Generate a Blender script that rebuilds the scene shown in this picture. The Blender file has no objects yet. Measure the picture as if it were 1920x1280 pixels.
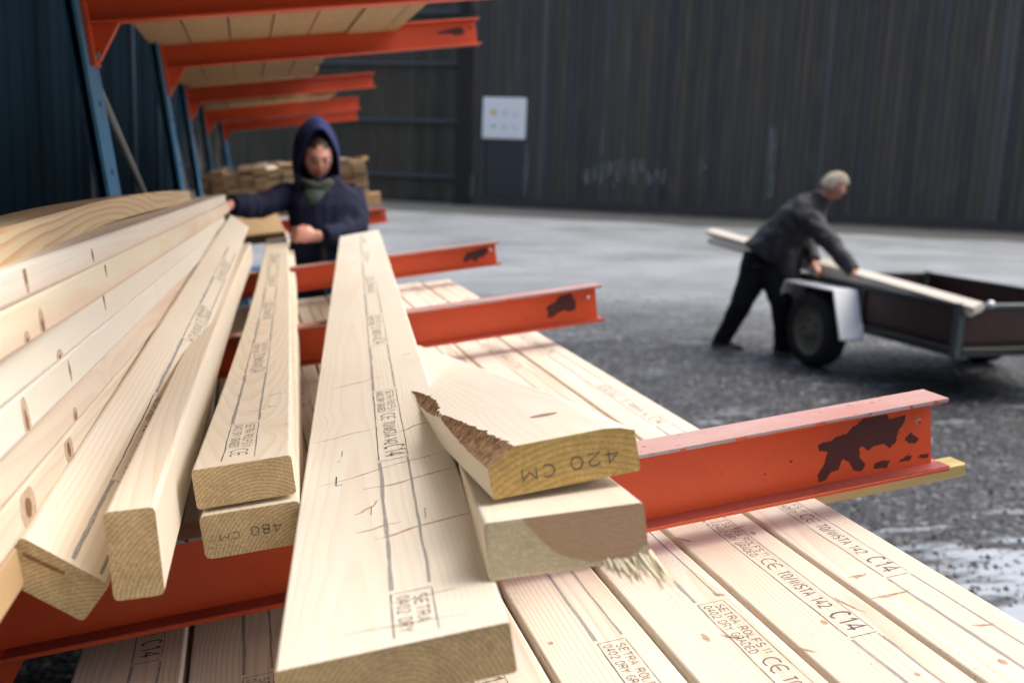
import bpy, bmesh, math, random
from mathutils import Vector, Matrix, noise
random.seed(7)
rad = math.radians
scene = bpy.context.scene
COL = scene.collection

# ------------------------------------------------------------------ camera
FPX, CX, CY = 1867.0, 960.0, 640.0                 # 35 mm lens, in photo pixels
PITCH, ROLL, YAW, TILT = rad(10.0), rad(2.2), rad(15.3), rad(8.0)
CAM = Vector((0, 0, 1.5))
def cam_basis():
    cy, sy, cp, sp = math.cos(YAW), math.sin(YAW), math.cos(PITCH), math.sin(PITCH)
    f = Vector((sy*cp, cy*cp, -sp)); r0 = Vector((cy, -sy, 0)); u0 = r0.cross(f)
    c, s = math.cos(ROLL), math.sin(ROLL)
    return f, c*r0 + s*u0, -s*r0 + c*u0
FW, RT, UP = cam_basis()
cd = bpy.data.cameras.new('camera'); cam = bpy.data.objects.new('camera', cd); COL.objects.link(cam)
cam.matrix_world = Matrix.Translation(CAM) @ Matrix((RT, UP, -FW)).transposed().to_4x4()
cd.sensor_width = 36; cd.lens = FPX/1920*36; cd.clip_start = 0.02; cd.clip_end = 400
cd.dof.use_dof = True; cd.dof.focus_distance = 1.3; cd.dof.aperture_fstop = 3.9
cd.dof.aperture_blades = 8
scene.camera = cam
# ------------------------------------------------------------------ sky, sun, exposure
w = bpy.data.worlds.new('World'); scene.world = w; w.use_nodes = True
nt = w.node_tree; nt.nodes.clear()
sky = nt.nodes.new('ShaderNodeTexSky'); sky.sky_type = 'NISHITA'; sky.sun_disc = False
SUN_EL, SUN_AZ = rad(58), rad(92)                 # azimuth clockwise from +Y
sky.sun_elevation = SUN_EL; sky.sun_rotation = SUN_AZ; sky.altitude = 50
sky.air_density = 1.15; sky.dust_density = 7.0; sky.ozone_density = 1.0
bg = nt.nodes.new('ShaderNodeBackground'); bg.inputs[1].default_value = 0.15
wo = nt.nodes.new('ShaderNodeOutputWorld')
nt.links.new(sky.outputs[0], bg.inputs[0]); nt.links.new(bg.outputs[0], wo.inputs[0])
sd = bpy.data.lights.new('sun', 'SUN'); sd.energy = 1.1; sd.angle = rad(55); sd.color = (1.0, 0.985, 0.965)
so = bpy.data.objects.new('sun', sd); COL.objects.link(so)
sdir = Vector((math.sin(SUN_AZ)*math.cos(SUN_EL), math.cos(SUN_AZ)*math.cos(SUN_EL), math.sin(SUN_EL)))
so.rotation_euler = sdir.to_track_quat('Z', 'Y').to_euler(); so.location = (0, 0, 20)
scene.view_settings.view_transform = 'Standard'; scene.view_settings.look = 'None'
scene.view_settings.exposure = 0.68; scene.view_settings.gamma = 1.0
scene.view_settings.use_curve_mapping = False

# ------------------------------------------------------------------ frames
UU = Vector((math.cos(TILT), 0, math.sin(TILT))); NN = Vector((-math.sin(TILT), 0, math.cos(TILT))); YY = Vector((0, 1, 0))
RACK = Matrix.Translation(CAM) @ Matrix((UU, YY, NN)).transposed().to_4x4()
def rk(u, y, n): return CAM + UU*u + YY*y + NN*n
def ray(px, py): return FW + RT*((px-CX)/FPX) - UP*((py-CY)/FPX)
def at(px, py, d): return CAM + ray(px, py)*d
def gnd(px, py, z=0.0):
    r = ray(px, py); return CAM + r*((z-CAM.z)/r.z)

# ------------------------------------------------------------------ helpers
def tag(o, label=None, cat=None, group=None, kind=None):
    if label: o['label'] = label
    if cat: o['category'] = cat
    if group: o['group'] = group
    if kind: o['kind'] = kind
    return o
def empty(name, mat=None, loc=None):
    o = bpy.data.objects.new(name, None); COL.objects.link(o); o.empty_display_size = 0.1
    if mat is not None: o.matrix_world = mat
    if loc is not None: o.location = loc
    return o
def link_mesh(name, me, parent=None, mats=(), mat=None, smooth=False):
    for m in mats: me.materials.append(m)
    if smooth:
        for p in me.polygons: p.use_smooth = True
    o = bpy.data.objects.new(name, me); COL.objects.link(o)
    if parent is not None: o.parent = parent
    if mat is not None: o.matrix_local = mat
    return o
def from_bm(name, bm, parent=None, mats=(), mat=None, smooth=False):
    me = bpy.data.meshes.new(name); bm.normal_update(); bm.to_mesh(me); bm.free()
    return link_mesh(name, me, parent, mats, mat, smooth)
def bm_box(bm, lo, hi, bev=0.0, M=None, mi=0):
    v = [bm.verts.new(p) for p in [(x, y, z) for x in (lo[0], hi[0]) for y in (lo[1], hi[1]) for z in (lo[2], hi[2])]]
    fs = [bm.faces.new([v[i] for i in q]) for q in ((0,1,3,2),(4,6,7,5),(0,4,5,1),(2,3,7,6),(0,2,6,4),(1,5,7,3))]
    for f in fs: f.material_index = mi
    if bev > 0:
        es = list({e for f in fs for e in f.edges})
        r = bmesh.ops.bevel(bm, geom=es, offset=bev, segments=1, affect='EDGES', profile=0.5)
        for f in r['faces']: f.material_index = mi
        v = list({x for f in fs if f.is_valid for x in f.verts} | {x for f in r['faces'] for x in f.verts})
    if M is not None:
        for x in v: x.co = M @ x.co
    return v
def box(name, lo, hi, parent=None, mats=(), bev=0.0, mat=None):
    bm = bmesh.new(); bm_box(bm, lo, hi, bev); bmesh.ops.recalc_face_normals(bm, faces=bm.faces)
    return from_bm(name, bm, parent, mats, mat)
def bm_tube(bm, pts, rs, seg=10, up=(0, 0, 1), cap=True, mi=0):
    """lofted tube; rs: radius or (ra, rb) per point, ra along side axis, rb along up axis"""
    pts = [Vector(p) for p in pts]; up = Vector(up); rings = []
    for i, p in enumerate(pts):
        t = (pts[min(i+1, len(pts)-1)] - pts[max(i-1, 0)]).normalized()
        a = t.cross(up)
        if a.length < 1e-3: a = t.cross(Vector((0.3, 1, 0)))
        a.normalize(); b = a.cross(t).normalized()
        r = rs[i] if isinstance(rs[i], tuple) else (rs[i], rs[i])
        rings.append([bm.verts.new(p + a*(math.cos(k*math.tau/seg)*r[0]) + b*(math.sin(k*math.tau/seg)*r[1])) for k in range(seg)])
    for i in range(len(rings)-1):
        for k in range(seg):
            f = bm.faces.new((rings[i][k], rings[i][(k+1) % seg], rings[i+1][(k+1) % seg], rings[i+1][k])); f.material_index = mi
    if cap:
        for ring, p in ((rings[0][::-1], 0), (rings[-1], 1)):
            f = bm.faces.new(ring); f.material_index = mi
    return rings
def bm_sphere(bm, c, r, seg=14, M=None, mi=0):
    res = bmesh.ops.create_uvsphere(bm, u_segments=seg, v_segments=max(6, seg*2//3), radius=1.0)
    rr = r if isinstance(r, (tuple, list)) else (r, r, r)
    for v in res['verts']:
        p = Vector((v.co.x*rr[0], v.co.y*rr[1], v.co.z*rr[2]))
        if M is not None: p = M @ p
        v.co = p + Vector(c)
    for f in {f for v in res['verts'] for f in v.link_faces}: f.material_index = mi
    return res['verts']
DG = None
def voxel_fuse(bm, vox, smooth=6):
    """fuse overlapping lofts into one continuous skin"""
    me = bpy.data.meshes.new('tmp'); bmesh.ops.recalc_face_normals(bm, faces=bm.faces); bm.to_mesh(me); bm.free()
    o = bpy.data.objects.new('tmp', me); COL.objects.link(o)
    m = o.modifiers.new('r', 'REMESH'); m.mode = 'VOXEL'; m.voxel_size = vox
    s = o.modifiers.new('s', 'SMOOTH'); s.iterations = smooth; s.factor = 0.5
    dg = bpy.context.evaluated_depsgraph_get()
    out = bpy.data.meshes.new_from_object(o.evaluated_get(dg))
    bpy.data.objects.remove(o); bpy.data.meshes.remove(me)
    return out

# ------------------------------------------------------------------ materials
def N(nt, typ, **kw):
    n = nt.nodes.new(typ)
    for k, v in kw.items():
        if k.startswith('i'):
            key = k[1:]
            n.inputs[int(key) if key.isdigit() else key].default_value = v
        else: setattr(n, k, v)
    return n
def new_mat(name, rough=0.6, metal=0.0, spec=0.5):
    m = bpy.data.materials.new(name); m.use_nodes = True
    b = m.node_tree.nodes['Principled BSDF']
    b.inputs['Roughness'].default_value = rough; b.inputs['Metallic'].default_value = metal
    b.inputs['Specular IOR Level'].default_value = spec
    return m, m.node_tree, b
def mth(nt, op, a, b=None, c=None, clamp=False):
    n = nt.nodes.new('ShaderNodeMath'); n.operation = op; n.use_clamp = clamp
    for i, v in enumerate((a, b, c)):
        if v is None: continue
        if isinstance(v, (int, float)): n.inputs[i].default_value = v
        else: nt.links.new(v, n.inputs[i])
    return n.outputs[0]
def ramp(nt, fac, stops, interp='LINEAR'):
    n = nt.nodes.new('ShaderNodeValToRGB'); cr = n.color_ramp; cr.interpolation = interp
    while len(cr.elements) < len(stops): cr.elements.new(0.5)
    for e, (p, c) in zip(cr.elements, stops):
        e.position = p; e.color = (*c, 1) if len(c) == 3 else c
    nt.links.new(fac, n.inputs[0]); return n.outputs[0]
def mixc(nt, fac, a, b, mode='MIX'):
    n = nt.nodes.new('ShaderNodeMix'); n.data_type = 'RGBA'; n.blend_type = mode
    for i, v in ((0, fac), (6, a), (7, b)):
        if isinstance(v, (int, float)): n.inputs[i].default_value = v
        elif isinstance(v, (tuple, list)): n.inputs[i].default_value = (*v[:3], 1)
        else: nt.links.new(v, n.inputs[i])
    return n.outputs[2]
def noise_n(nt, vec, scale, detail=3, rough=0.55, dist=0.0):
    n = N(nt, 'ShaderNodeTexNoise'); n.inputs['Scale'].default_value = scale; n.inputs['Detail'].default_value = detail
    n.inputs['Roughness'].default_value = rough; n.inputs['Distortion'].default_value = dist
    nt.links.new(vec, n.inputs['Vector']); return n.outputs['Fac']
def obj_vec(nt, scale=(1, 1, 1), rnd=True, amt=7.0):
    tc = nt.nodes.new('ShaderNodeTexCoord'); v = tc.outputs['Object']
    if rnd:
        oi = nt.nodes.new('ShaderNodeObjectInfo')
        cx = nt.nodes.new('ShaderNodeCombineXYZ')
        a = mth(nt, 'MULTIPLY', oi.outputs['Random'], amt); b = mth(nt, 'MULTIPLY', oi.outputs['Random'], amt*5.3)
        nt.links.new(a, cx.inputs[0]); nt.links.new(b, cx.inputs[1]); nt.links.new(mth(nt, 'MULTIPLY', a, 1.7), cx.inputs[2])
        ad = N(nt, 'ShaderNodeVectorMath', operation='ADD'); nt.links.new(v, ad.inputs[0]); nt.links.new(cx.outputs[0], ad.inputs[1]); v = ad.outputs[0]
    mp = nt.nodes.new('ShaderNodeMapping'); mp.inputs['Scale'].default_value = scale
    nt.links.new(v, mp.inputs[0]); return mp.outputs[0]
def bump(nt, bsdf, h, strength=0.3, dist=0.002):
    b = N(nt, 'ShaderNodeBump'); b.inputs['Strength'].default_value = strength; b.inputs['Distance'].default_value = dist
    nt.links.new(h, b.inputs['Height']); nt.links.new(b.outputs[0], bsdf.inputs['Normal'])

def ring_height(nt, pith, period=0.0035, amp=0.02):
    """distance from the pith line in ring widths, warped along the grain"""
    tc = nt.nodes.new('ShaderNodeTexCoord'); sp = nt.nodes.new('ShaderNodeSeparateXYZ'); nt.links.new(tc.outputs['Object'], sp.inputs[0])
    oi = nt.nodes.new('ShaderNodeObjectInfo')
    r1 = mth(nt, 'MULTIPLY_ADD', oi.outputs['Random'], 0.10, pith[0]-0.05)
    fr = mth(nt, 'FRACT', mth(nt, 'MULTIPLY', oi.outputs['Random'], 17.3))
    r2 = mth(nt, 'MULTIPLY_ADD', fr, -0.05, pith[1])
    wv = obj_vec(nt, (2.5, 0.45, 2.5)); n1 = noise_n(nt, wv, 1.6, 2, 0.5)
    wv2 = obj_vec(nt, (10, 2.2, 10)); n2 = noise_n(nt, wv2, 1.0, 2, 0.5)
    dx = mth(nt, 'SUBTRACT', sp.outputs[0], r1); dz = mth(nt, 'SUBTRACT', sp.outputs[2], r2)
    r = mth(nt, 'SQRT', mth(nt, 'ADD', mth(nt, 'MULTIPLY', dx, dx), mth(nt, 'MULTIPLY', dz, dz)))
    # knots: cells in plan, only some of them hold one
    kv = obj_vec(nt, (1, 1, 0.15)); vo = N(nt, 'ShaderNodeTexVoronoi'); vo.inputs['Scale'].default_value = 6.0; nt.links.new(kv, vo.inputs['Vector'])
    sc = nt.nodes.new('ShaderNodeSeparateColor'); nt.links.new(vo.outputs['Color'], sc.inputs[0])
    sel = mth(nt, 'GREATER_THAN', sc.outputs[0], 0.62)
    kd = vo.outputs['Distance']
    swirl = mth(nt, 'MULTIPLY', mth(nt, 'EXPONENT', mth(nt, 'MULTIPLY', kd, -9.0)), sel)
    core = mth(nt, 'MULTIPLY', mth(nt, 'LESS_THAN', kd, mth(nt, 'MULTIPLY_ADD', sc.outputs[1], 0.045, 0.018)), sel)
    r = mth(nt, 'ADD', r, mth(nt, 'MULTIPLY', n1, amp)); r = mth(nt, 'ADD', r, mth(nt, 'MULTIPLY', n2, amp*0.18))
    r = mth(nt, 'ADD', r, mth(nt, 'MULTIPLY', sp.outputs[1], 0.004)); r = mth(nt, 'ADD', r, mth(nt, 'MULTIPLY', swirl, 0.022))
    return mth(nt, 'DIVIDE', r, period), core, swirl, sp

def wood_mat(name, light, dark, pith=(0.0, -0.09), period=0.0034, contrast=0.5, band=None, amp=0.02, stain=(0.70, 0.42, 0.28), stain_amt=0.35, knot=(0.22, 0.085, 0.035), rough=0.62, dirt=0.0):
    m, nt, b = new_mat(name, rough, spec=0.25)
    rr, core, swirl, sp = ring_height(nt, pith, period, amp)
    fr = mth(nt, 'FRACT', rr)
    late = ramp(nt, fr, [(0.0, (0, 0, 0)), (0.45, (0.12,)*3), (0.86, (1, 1, 1)), (0.93, (0.9,)*3), (1.0, (0, 0, 0))])
    big = noise_n(nt, obj_vec(nt, (5, 0.8, 5), amt=3.1), 1.3, 3, 0.6)
    cm = mth(nt, 'MULTIPLY', late, mth(nt, 'MULTIPLY_ADD', big, contrast*1.5, contrast*0.2), clamp=True)
    base = mixc(nt, cm, light, dark)
    st = ramp(nt, noise_n(nt, obj_vec(nt, (9, 1.1, 9), amt=11.0), 1.1, 4, 0.6), [(0.45, (0, 0, 0)), (0.72, (1, 1, 1))])
    base = mixc(nt, mth(nt, 'MULTIPLY', st, stain_amt), base, stain)
    if band:      # heartwood side of the face
        e_ = mth(nt, 'ADD', sp.outputs[2], mth(nt, 'MULTIPLY_ADD', noise_n(nt, obj_vec(nt, (3, 1.6, 3), amt=4.0), 1.0, 3, 0.55), 0.05, -0.025))
        bm_ = ramp(nt, mth(nt, 'MULTIPLY_ADD', e_, 20.0, 0.5-20.0*band[0]), [(0.35, (1, 1, 1)), (0.65, (0, 0, 0))])
        base = mixc(nt, mth(nt, 'MULTIPLY', bm_, band[2]), base, band[1])
    fib = noise_n(nt, obj_vec(nt, (420, 7, 420)), 1.0, 2, 0.6)
    base = mixc(nt, mth(nt, 'MULTIPLY_ADD', fib, 0.26, -0.05, clamp=True), base, mixc(nt, 0.55, light, dark))
    base = mixc(nt, mth(nt, 'MULTIPLY', swirl, 0.55, clamp=True), base, stain)
    base = mixc(nt, mth(nt, 'MULTIPLY', core, 0.85), base, knot)
    if dirt > 0:
        dv = N(nt, 'ShaderNodeTexVoronoi'); dv.inputs['Scale'].default_value = 1.0; nt.links.new(obj_vec(nt, (210, 110, 210), amt=5), dv.inputs['Vector'])
        near = noise_n(nt, obj_vec(nt, (14, 6, 14), amt=9), 1.0, 3, 0.6)
        thr = mth(nt, 'MULTIPLY_ADD', near, 0.75, -0.36)
        spk = mth(nt, 'LESS_THAN', dv.outputs['Distance'], thr)
        base = mixc(nt, mth(nt, 'MULTIPLY', spk, dirt), base, (0.16, 0.08, 0.045))
    nt.links.new(base, b.inputs['Base Color'])
    h = mth(nt, 'ADD', mth(nt, 'MULTIPLY', late, 0.5), mth(nt, 'MULTIPLY', fib, 0.6))
    bump(nt, b, h, 0.35, 0.0006)
    return m
def end_mat(name, light, dark, pith=(0.0, -0.05), period=0.0032, heart=None, heart_r=0.05, heart_c=(0, 0)):
    m, nt, b = new_mat(name, 0.8, spec=0.15)
    rr, core, swirl, sp = ring_height(nt, pith, period, 0.006)
    late = ramp(nt, mth(nt, 'FRACT', rr), [(0.0, (0, 0, 0)), (0.5, (0.25,)*3), (0.88, (1, 1, 1)), (1.0, (0, 0, 0))])
    base = mixc(nt, mth(nt, 'MULTIPLY', late, 0.92), light, dark)
    blot = noise_n(nt, obj_vec(nt, (30, 30, 30)), 1.0, 4, 0.65)
    base = mixc(nt, mth(nt, 'MULTIPLY_ADD', blot, 1.3, -0.52, clamp=True), base, tuple(c*0.75 for c in dark))
    fine = noise_n(nt, obj_vec(nt, (300, 300, 300)), 1.0, 3, 0.7)
    base = mixc(nt, mth(nt, 'MULTIPLY_ADD', fine, 1.6, -0.75, clamp=True), base, tuple(min(1, c*1.6) for c in light))
    if heart:
        dx = mth(nt, 'SUBTRACT', sp.outputs[0], heart_c[0]); dz = mth(nt, 'SUBTRACT', sp.outputs[2], heart_c[1])
        r = mth(nt, 'SQRT', mth(nt, 'ADD', mth(nt, 'MULTIPLY', dx, dx), mth(nt, 'MULTIPLY', dz, dz)))
        r = mth(nt, 'ADD', r, mth(nt, 'MULTIPLY', blot, 0.012))
        k = ramp(nt, mth(nt, 'DIVIDE', r, heart_r), [(0.0, (1, 1, 1)), (0.97, (1, 1, 1)), (1.0, (0, 0, 0))])
        base = mixc(nt, mth(nt, 'MULTIPLY', k, 0.85), base, heart)
    nt.links.new(base, b.inputs['Base Color'])
    saw = noise_n(nt, obj_vec(nt, (90, 40, 900)), 1.0, 2, 0.5)
    bump(nt, b, mth(nt, 'ADD', mth(nt, 'MULTIPLY', fine, 0.8), saw), 0.6, 0.0012)
    return m
W_CREAM = wood_mat('pine_cream', (0.78, 0.72, 0.60), (0.65, 0.52, 0.35), (0.03, -0.16), 0.0030, 0.45, stain=(0.66, 0.46, 0.30), stain_amt=0.25)
W_PALE = wood_mat('pine_pale', (0.78, 0.745, 0.655), (0.68, 0.59, 0.45), (0.02, -0.13), 0.0032, 0.35, stain=(0.66, 0.48, 0.36), stain_amt=0.25)
W_PINK = wood_mat('pine_pinkish', (0.76, 0.715, 0.625), (0.57, 0.44, 0.31), (0.01, -0.11), 0.0030, 0.55, stain=(0.66, 0.48, 0.36), stain_amt=0.5, dirt=0.75)
W_SIDE = wood_mat('pine_edge', (0.79, 0.735, 0.63), (0.67, 0.54, 0.38), (-0.08, -0.02), 0.0040, 0.35, stain=(0.66, 0.42, 0.30), stain_amt=0.45)
W_YELL = wood_mat('pine_yellow', (0.70, 0.57, 0.37), (0.56, 0.34, 0.17), (-0.095, -0.03), 0.0080, 0.85, amp=0.05, stain=(0.62, 0.42, 0.22), stain_amt=0.4)
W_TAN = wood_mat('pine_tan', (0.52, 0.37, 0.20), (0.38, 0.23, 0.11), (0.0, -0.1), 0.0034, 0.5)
W_YB = wood_mat('batten_yellow', (0.50, 0.40, 0.16), (0.36, 0.26, 0.08), (0.0, -0.1), 0.0034, 0.5)
W_DARK = wood_mat('pine_weathered', (0.30, 0.22, 0.13), (0.15, 0.10, 0.06), (0.0, -0.1), 0.0034, 0.6)
E_OLIVE = end_mat('end_grain_olive', (0.60, 0.46, 0.26), (0.33, 0.225, 0.105), (0.05, -0.055), 0.0042)
E_GOLD = end_mat('end_grain_golden', (0.50, 0.35, 0.13), (0.33, 0.21, 0.07), (0.0, -0.16), 0.0060)
E_HEART = end_mat('end_grain_red_heart', (0.58, 0.50, 0.34), (0.47, 0.38, 0.22), (0.02, -0.10), heart=(0.42, 0.26, 0.16), heart_r=0.086, heart_c=(0.035, 0.030))
E_FAR = end_mat('end_grain_far', (0.44, 0.30, 0.15), (0.27, 0.16, 0.07), (0.0, -0.06))

def bark_mat():
    m, nt, b = new_mat('bark_edge', 0.85)
    n = noise_n(nt, obj_vec(nt, (110, 120, 60), False), 1.0, 5, 0.7)
    c = ramp(nt, n, [(0.28, (0.07, 0.035, 0.02)), (0.42, (0.24, 0.13, 0.07)), (0.55, (0.42, 0.27, 0.15)), (0.72, (0.58, 0.43, 0.27))])
    nt.links.new(c, b.inputs['Base Color']); bump(nt, b, n, 1.0, 0.004); return m
BARK = bark_mat()
def ink_mat(nm='stamp_ink', col=(0.06, 0.065, 0.085), lo=0.30, hi=0.78):
    m, nt, b = new_mat(nm, 0.7)
    b.inputs['Base Color'].default_value = (*col, 1)
    n = noise_n(nt, obj_vec(nt, (900, 60, 900), True), 1.0, 3, 0.6)
    n2 = noise_n(nt, obj_vec(nt, (30, 12, 30), True), 1.0, 2, 0.5)
    a = mth(nt, 'ADD', mth(nt, 'MULTIPLY_ADD', n, -2.2, 1.35), mth(nt, 'MULTIPLY', n2, 1.0))
    a = mth(nt, 'MINIMUM', mth(nt, 'MAXIMUM', a, lo), hi)
    nt.links.new(a, b.inputs['Alpha']); return m
INK = ink_mat()
BAR = ink_mat('stamp_bar_ink', (0.26, 0.275, 0.30), 0.20, 0.55)
def knot_mat(c0=(0.10, 0.03, 0.012), c1=(0.33, 0.15, 0.06), nm='resin_streak', am=1.6):
    m, nt, b = new_mat(nm, 0.6)
    n = noise_n(nt, obj_vec(nt, (70, 500, 70), False), 1.0, 3, 0.6)
    nt.links.new(ramp(nt, n, [(0.3, c0), (0.7, c1)]), b.inputs['Base Color'])
    nt.links.new(mth(nt, 'MULTIPLY_ADD', n, am, -0.15, clamp=True), b.inputs['Alpha']); return m
KNOT = knot_mat()
HALO = knot_mat((0.58, 0.40, 0.27), (0.66, 0.50, 0.36), 'knot_halo_tint')
STREAK = knot_mat((0.30, 0.14, 0.06), (0.52, 0.32, 0.17), 'orange_streak', 1.25)

def paint_mat(name, col, dark, rough=0.38, wear=0.25, spec=0.5):
    m, nt, b = new_mat(name, rough, spec=spec)
    n = noise_n(nt, obj_vec(nt, (3, 9, 9)), 1.2, 5, 0.65); n2 = noise_n(nt, obj_vec(nt, (60, 60, 60)), 1.0, 3, 0.6)
    c = mixc(nt, mth(nt, 'MULTIPLY_ADD', n, 1.5, -0.55, clamp=True), col, dark)
    c = mixc(nt, mth(nt, 'MULTIPLY', ramp(nt, n2, [(0.64, (0, 0, 0)), (0.74, (1, 1, 1))]), wear), c, (0.10, 0.03, 0.02))
    nt.links.new(c, b.inputs['Base Color'])
    nt.links.new(mth(nt, 'MULTIPLY_ADD', n2, 0.3, rough-0.12), b.inputs['Roughness'])
    bump(nt, b, n2, 0.15, 0.0008); return m
RED = paint_mat('orange_red_paint', (0.66, 0.085, 0.020), (0.56, 0.062, 0.016))
WORN = paint_mat('worn_pinkish_paint', (0.50, 0.22, 0.17), (0.60, 0.50, 0.47), 0.30, 0.7)
PRIMER = paint_mat('dark_red_primer', (0.075, 0.014, 0.012), (0.055, 0.012, 0.011), 0.45, 0.3)
SCR = paint_mat('paint_scratch', (0.42, 0.11, 0.05), (0.30, 0.06, 0.03), 0.5, 0.4)
BARE = paint_mat('bare_steel_edge', (0.34, 0.33, 0.34), (0.22, 0.17, 0.17), 0.35, 0.4)
BLUE = paint_mat('blue_paint', (0.07, 0.27, 0.50), (0.05, 0.20, 0.38), 0.45, 0.35)
GREYM = paint_mat('galvanised_steel', (0.25, 0.29, 0.32), (0.16, 0.19, 0.21), 0.4, 0.2)
NAVY = paint_mat('navy_sheet', (0.0015, 0.009, 0.017), (0.001, 0.006, 0.011), 0.85, 0.0, 0.04)
def simple(name, col, rough=0.7, metal=0.0, var=0.3, sc=20, bmp=0.1):
    m, nt, b = new_mat(name, rough, metal)
    n = noise_n(nt, obj_vec(nt, (sc,)*3), 1.0, 4, 0.6)
    c = mixc(nt, n, tuple(x*(1-var) for x in col), tuple(min(1, x*(1+var)) for x in col))
    nt.links.new(c, b.inputs['Base Color']); bump(nt, b, n, bmp, 0.003); return m

# ================================================================== SETTING
def ground_mat():
    m, nt, b = new_mat('wet_yard', 0.4)
    tc = nt.nodes.new('ShaderNodeTexCoord'); P = tc.outputs['Object']
    sp = nt.nodes.new('ShaderNodeSeparateXYZ'); nt.links.new(P, sp.inputs[0])
    def mapped(s):
        mp = nt.nodes.new('ShaderNodeMapping'); mp.inputs['Scale'].default_value = s; nt.links.new(P, mp.inputs[0]); return mp.outputs[0]
    big = noise_n(nt, mapped((0.5, 0.8, 1)), 1.0, 4, 0.6, 0.6)
    mid = noise_n(nt, mapped((3, 4, 1)), 1.0, 5, 0.65)
    vo = N(nt, 'ShaderNodeTexVoronoi'); vo.inputs['Scale'].default_value = 38; nt.links.new(P, vo.inputs['Vector'])
    vs = nt.nodes.new('ShaderNodeSeparateColor'); nt.links.new(vo.outputs['Color'], vs.inputs[0])
    stone = ramp(nt, vs.outputs[0], [(0.0, (0.012, 0.014, 0.017)), (0.5, (0.048, 0.052, 0.058)), (0.85, (0.11, 0.115, 0.12)), (1.0, (0.30, 0.29, 0.28))])
    grit = mixc(nt, mth(nt, 'MULTIPLY', mid, 0.8), stone, (0.035, 0.039, 0.044))
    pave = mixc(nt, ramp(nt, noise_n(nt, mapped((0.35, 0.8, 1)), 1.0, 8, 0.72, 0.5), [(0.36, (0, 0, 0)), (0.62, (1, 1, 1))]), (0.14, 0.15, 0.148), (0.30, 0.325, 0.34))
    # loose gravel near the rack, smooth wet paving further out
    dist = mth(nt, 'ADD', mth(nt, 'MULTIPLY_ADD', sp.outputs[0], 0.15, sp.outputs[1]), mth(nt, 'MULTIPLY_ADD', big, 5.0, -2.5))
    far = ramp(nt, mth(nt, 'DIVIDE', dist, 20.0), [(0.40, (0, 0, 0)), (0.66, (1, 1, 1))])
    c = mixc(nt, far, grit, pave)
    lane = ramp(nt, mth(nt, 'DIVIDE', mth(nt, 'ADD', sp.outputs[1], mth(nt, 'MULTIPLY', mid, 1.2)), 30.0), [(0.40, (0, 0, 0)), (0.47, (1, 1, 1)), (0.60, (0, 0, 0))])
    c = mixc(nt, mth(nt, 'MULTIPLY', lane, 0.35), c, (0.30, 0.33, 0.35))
    # puddles: bright sky reflection put into their pale base colour
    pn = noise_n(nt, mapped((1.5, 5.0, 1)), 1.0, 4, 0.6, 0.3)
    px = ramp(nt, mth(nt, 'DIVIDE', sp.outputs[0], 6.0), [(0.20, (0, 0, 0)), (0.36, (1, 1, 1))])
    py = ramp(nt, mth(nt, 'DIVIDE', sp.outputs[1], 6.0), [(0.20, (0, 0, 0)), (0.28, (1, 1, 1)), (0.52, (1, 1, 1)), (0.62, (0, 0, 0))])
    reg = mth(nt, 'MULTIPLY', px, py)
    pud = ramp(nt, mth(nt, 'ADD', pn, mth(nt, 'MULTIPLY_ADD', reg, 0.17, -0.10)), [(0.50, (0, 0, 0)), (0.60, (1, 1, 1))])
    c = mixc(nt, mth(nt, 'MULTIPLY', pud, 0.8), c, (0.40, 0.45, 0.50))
    nt.links.new(c, b.inputs['Base Color'])
    sp_ = mth(nt, 'MULTIPLY_ADD', far, 0.30, 0.16); nt.links.new(mth(nt, 'MAXIMUM', sp_, mth(nt, 'MULTIPLY', pud, 0.5)), b.inputs['Specular IOR Level'])
    rg = mth(nt, 'MULTIPLY_ADD', mid, 0.5, 0.22)
    rg = mth(nt, 'MULTIPLY', rg, mth(nt, 'MULTIPLY_ADD', pud, -0.75, 1.0))
    nt.links.new(rg, b.inputs['Roughness'])
    hh = mth(nt, 'MULTIPLY', mth(nt, 'SUBTRACT', 1.0, vo.outputs['Distance']), mth(nt, 'MULTIPLY_ADD', far, -0.85, 1.0))
    hh = mth(nt, 'MULTIPLY', hh, mth(nt, 'MULTIPLY_ADD', pud, -0.93, 1.0))
    bump(nt, b, hh, 0.7, 0.012)
    return m
bm = bmesh.new()
xs = [-120, -40, -15, -6, -2, 0, 2, 4, 6, 9, 14, 22, 40, 140]; ys = [-60, -20, -5, -1, 1, 3, 5, 7, 9, 12, 18, 26, 40, 150]
gv = [[bm.verts.new((x, y, 0)) for x in xs] for y in ys]
for j in range(len(ys)-1):
    for i in range(len(xs)-1): bm.faces.new((gv[j][i], gv[j][i+1], gv[j+1][i+1], gv[j+1][i]))
g = from_bm('ground', bm, None, [ground_mat()]); tag(g, kind='structure')

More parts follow.
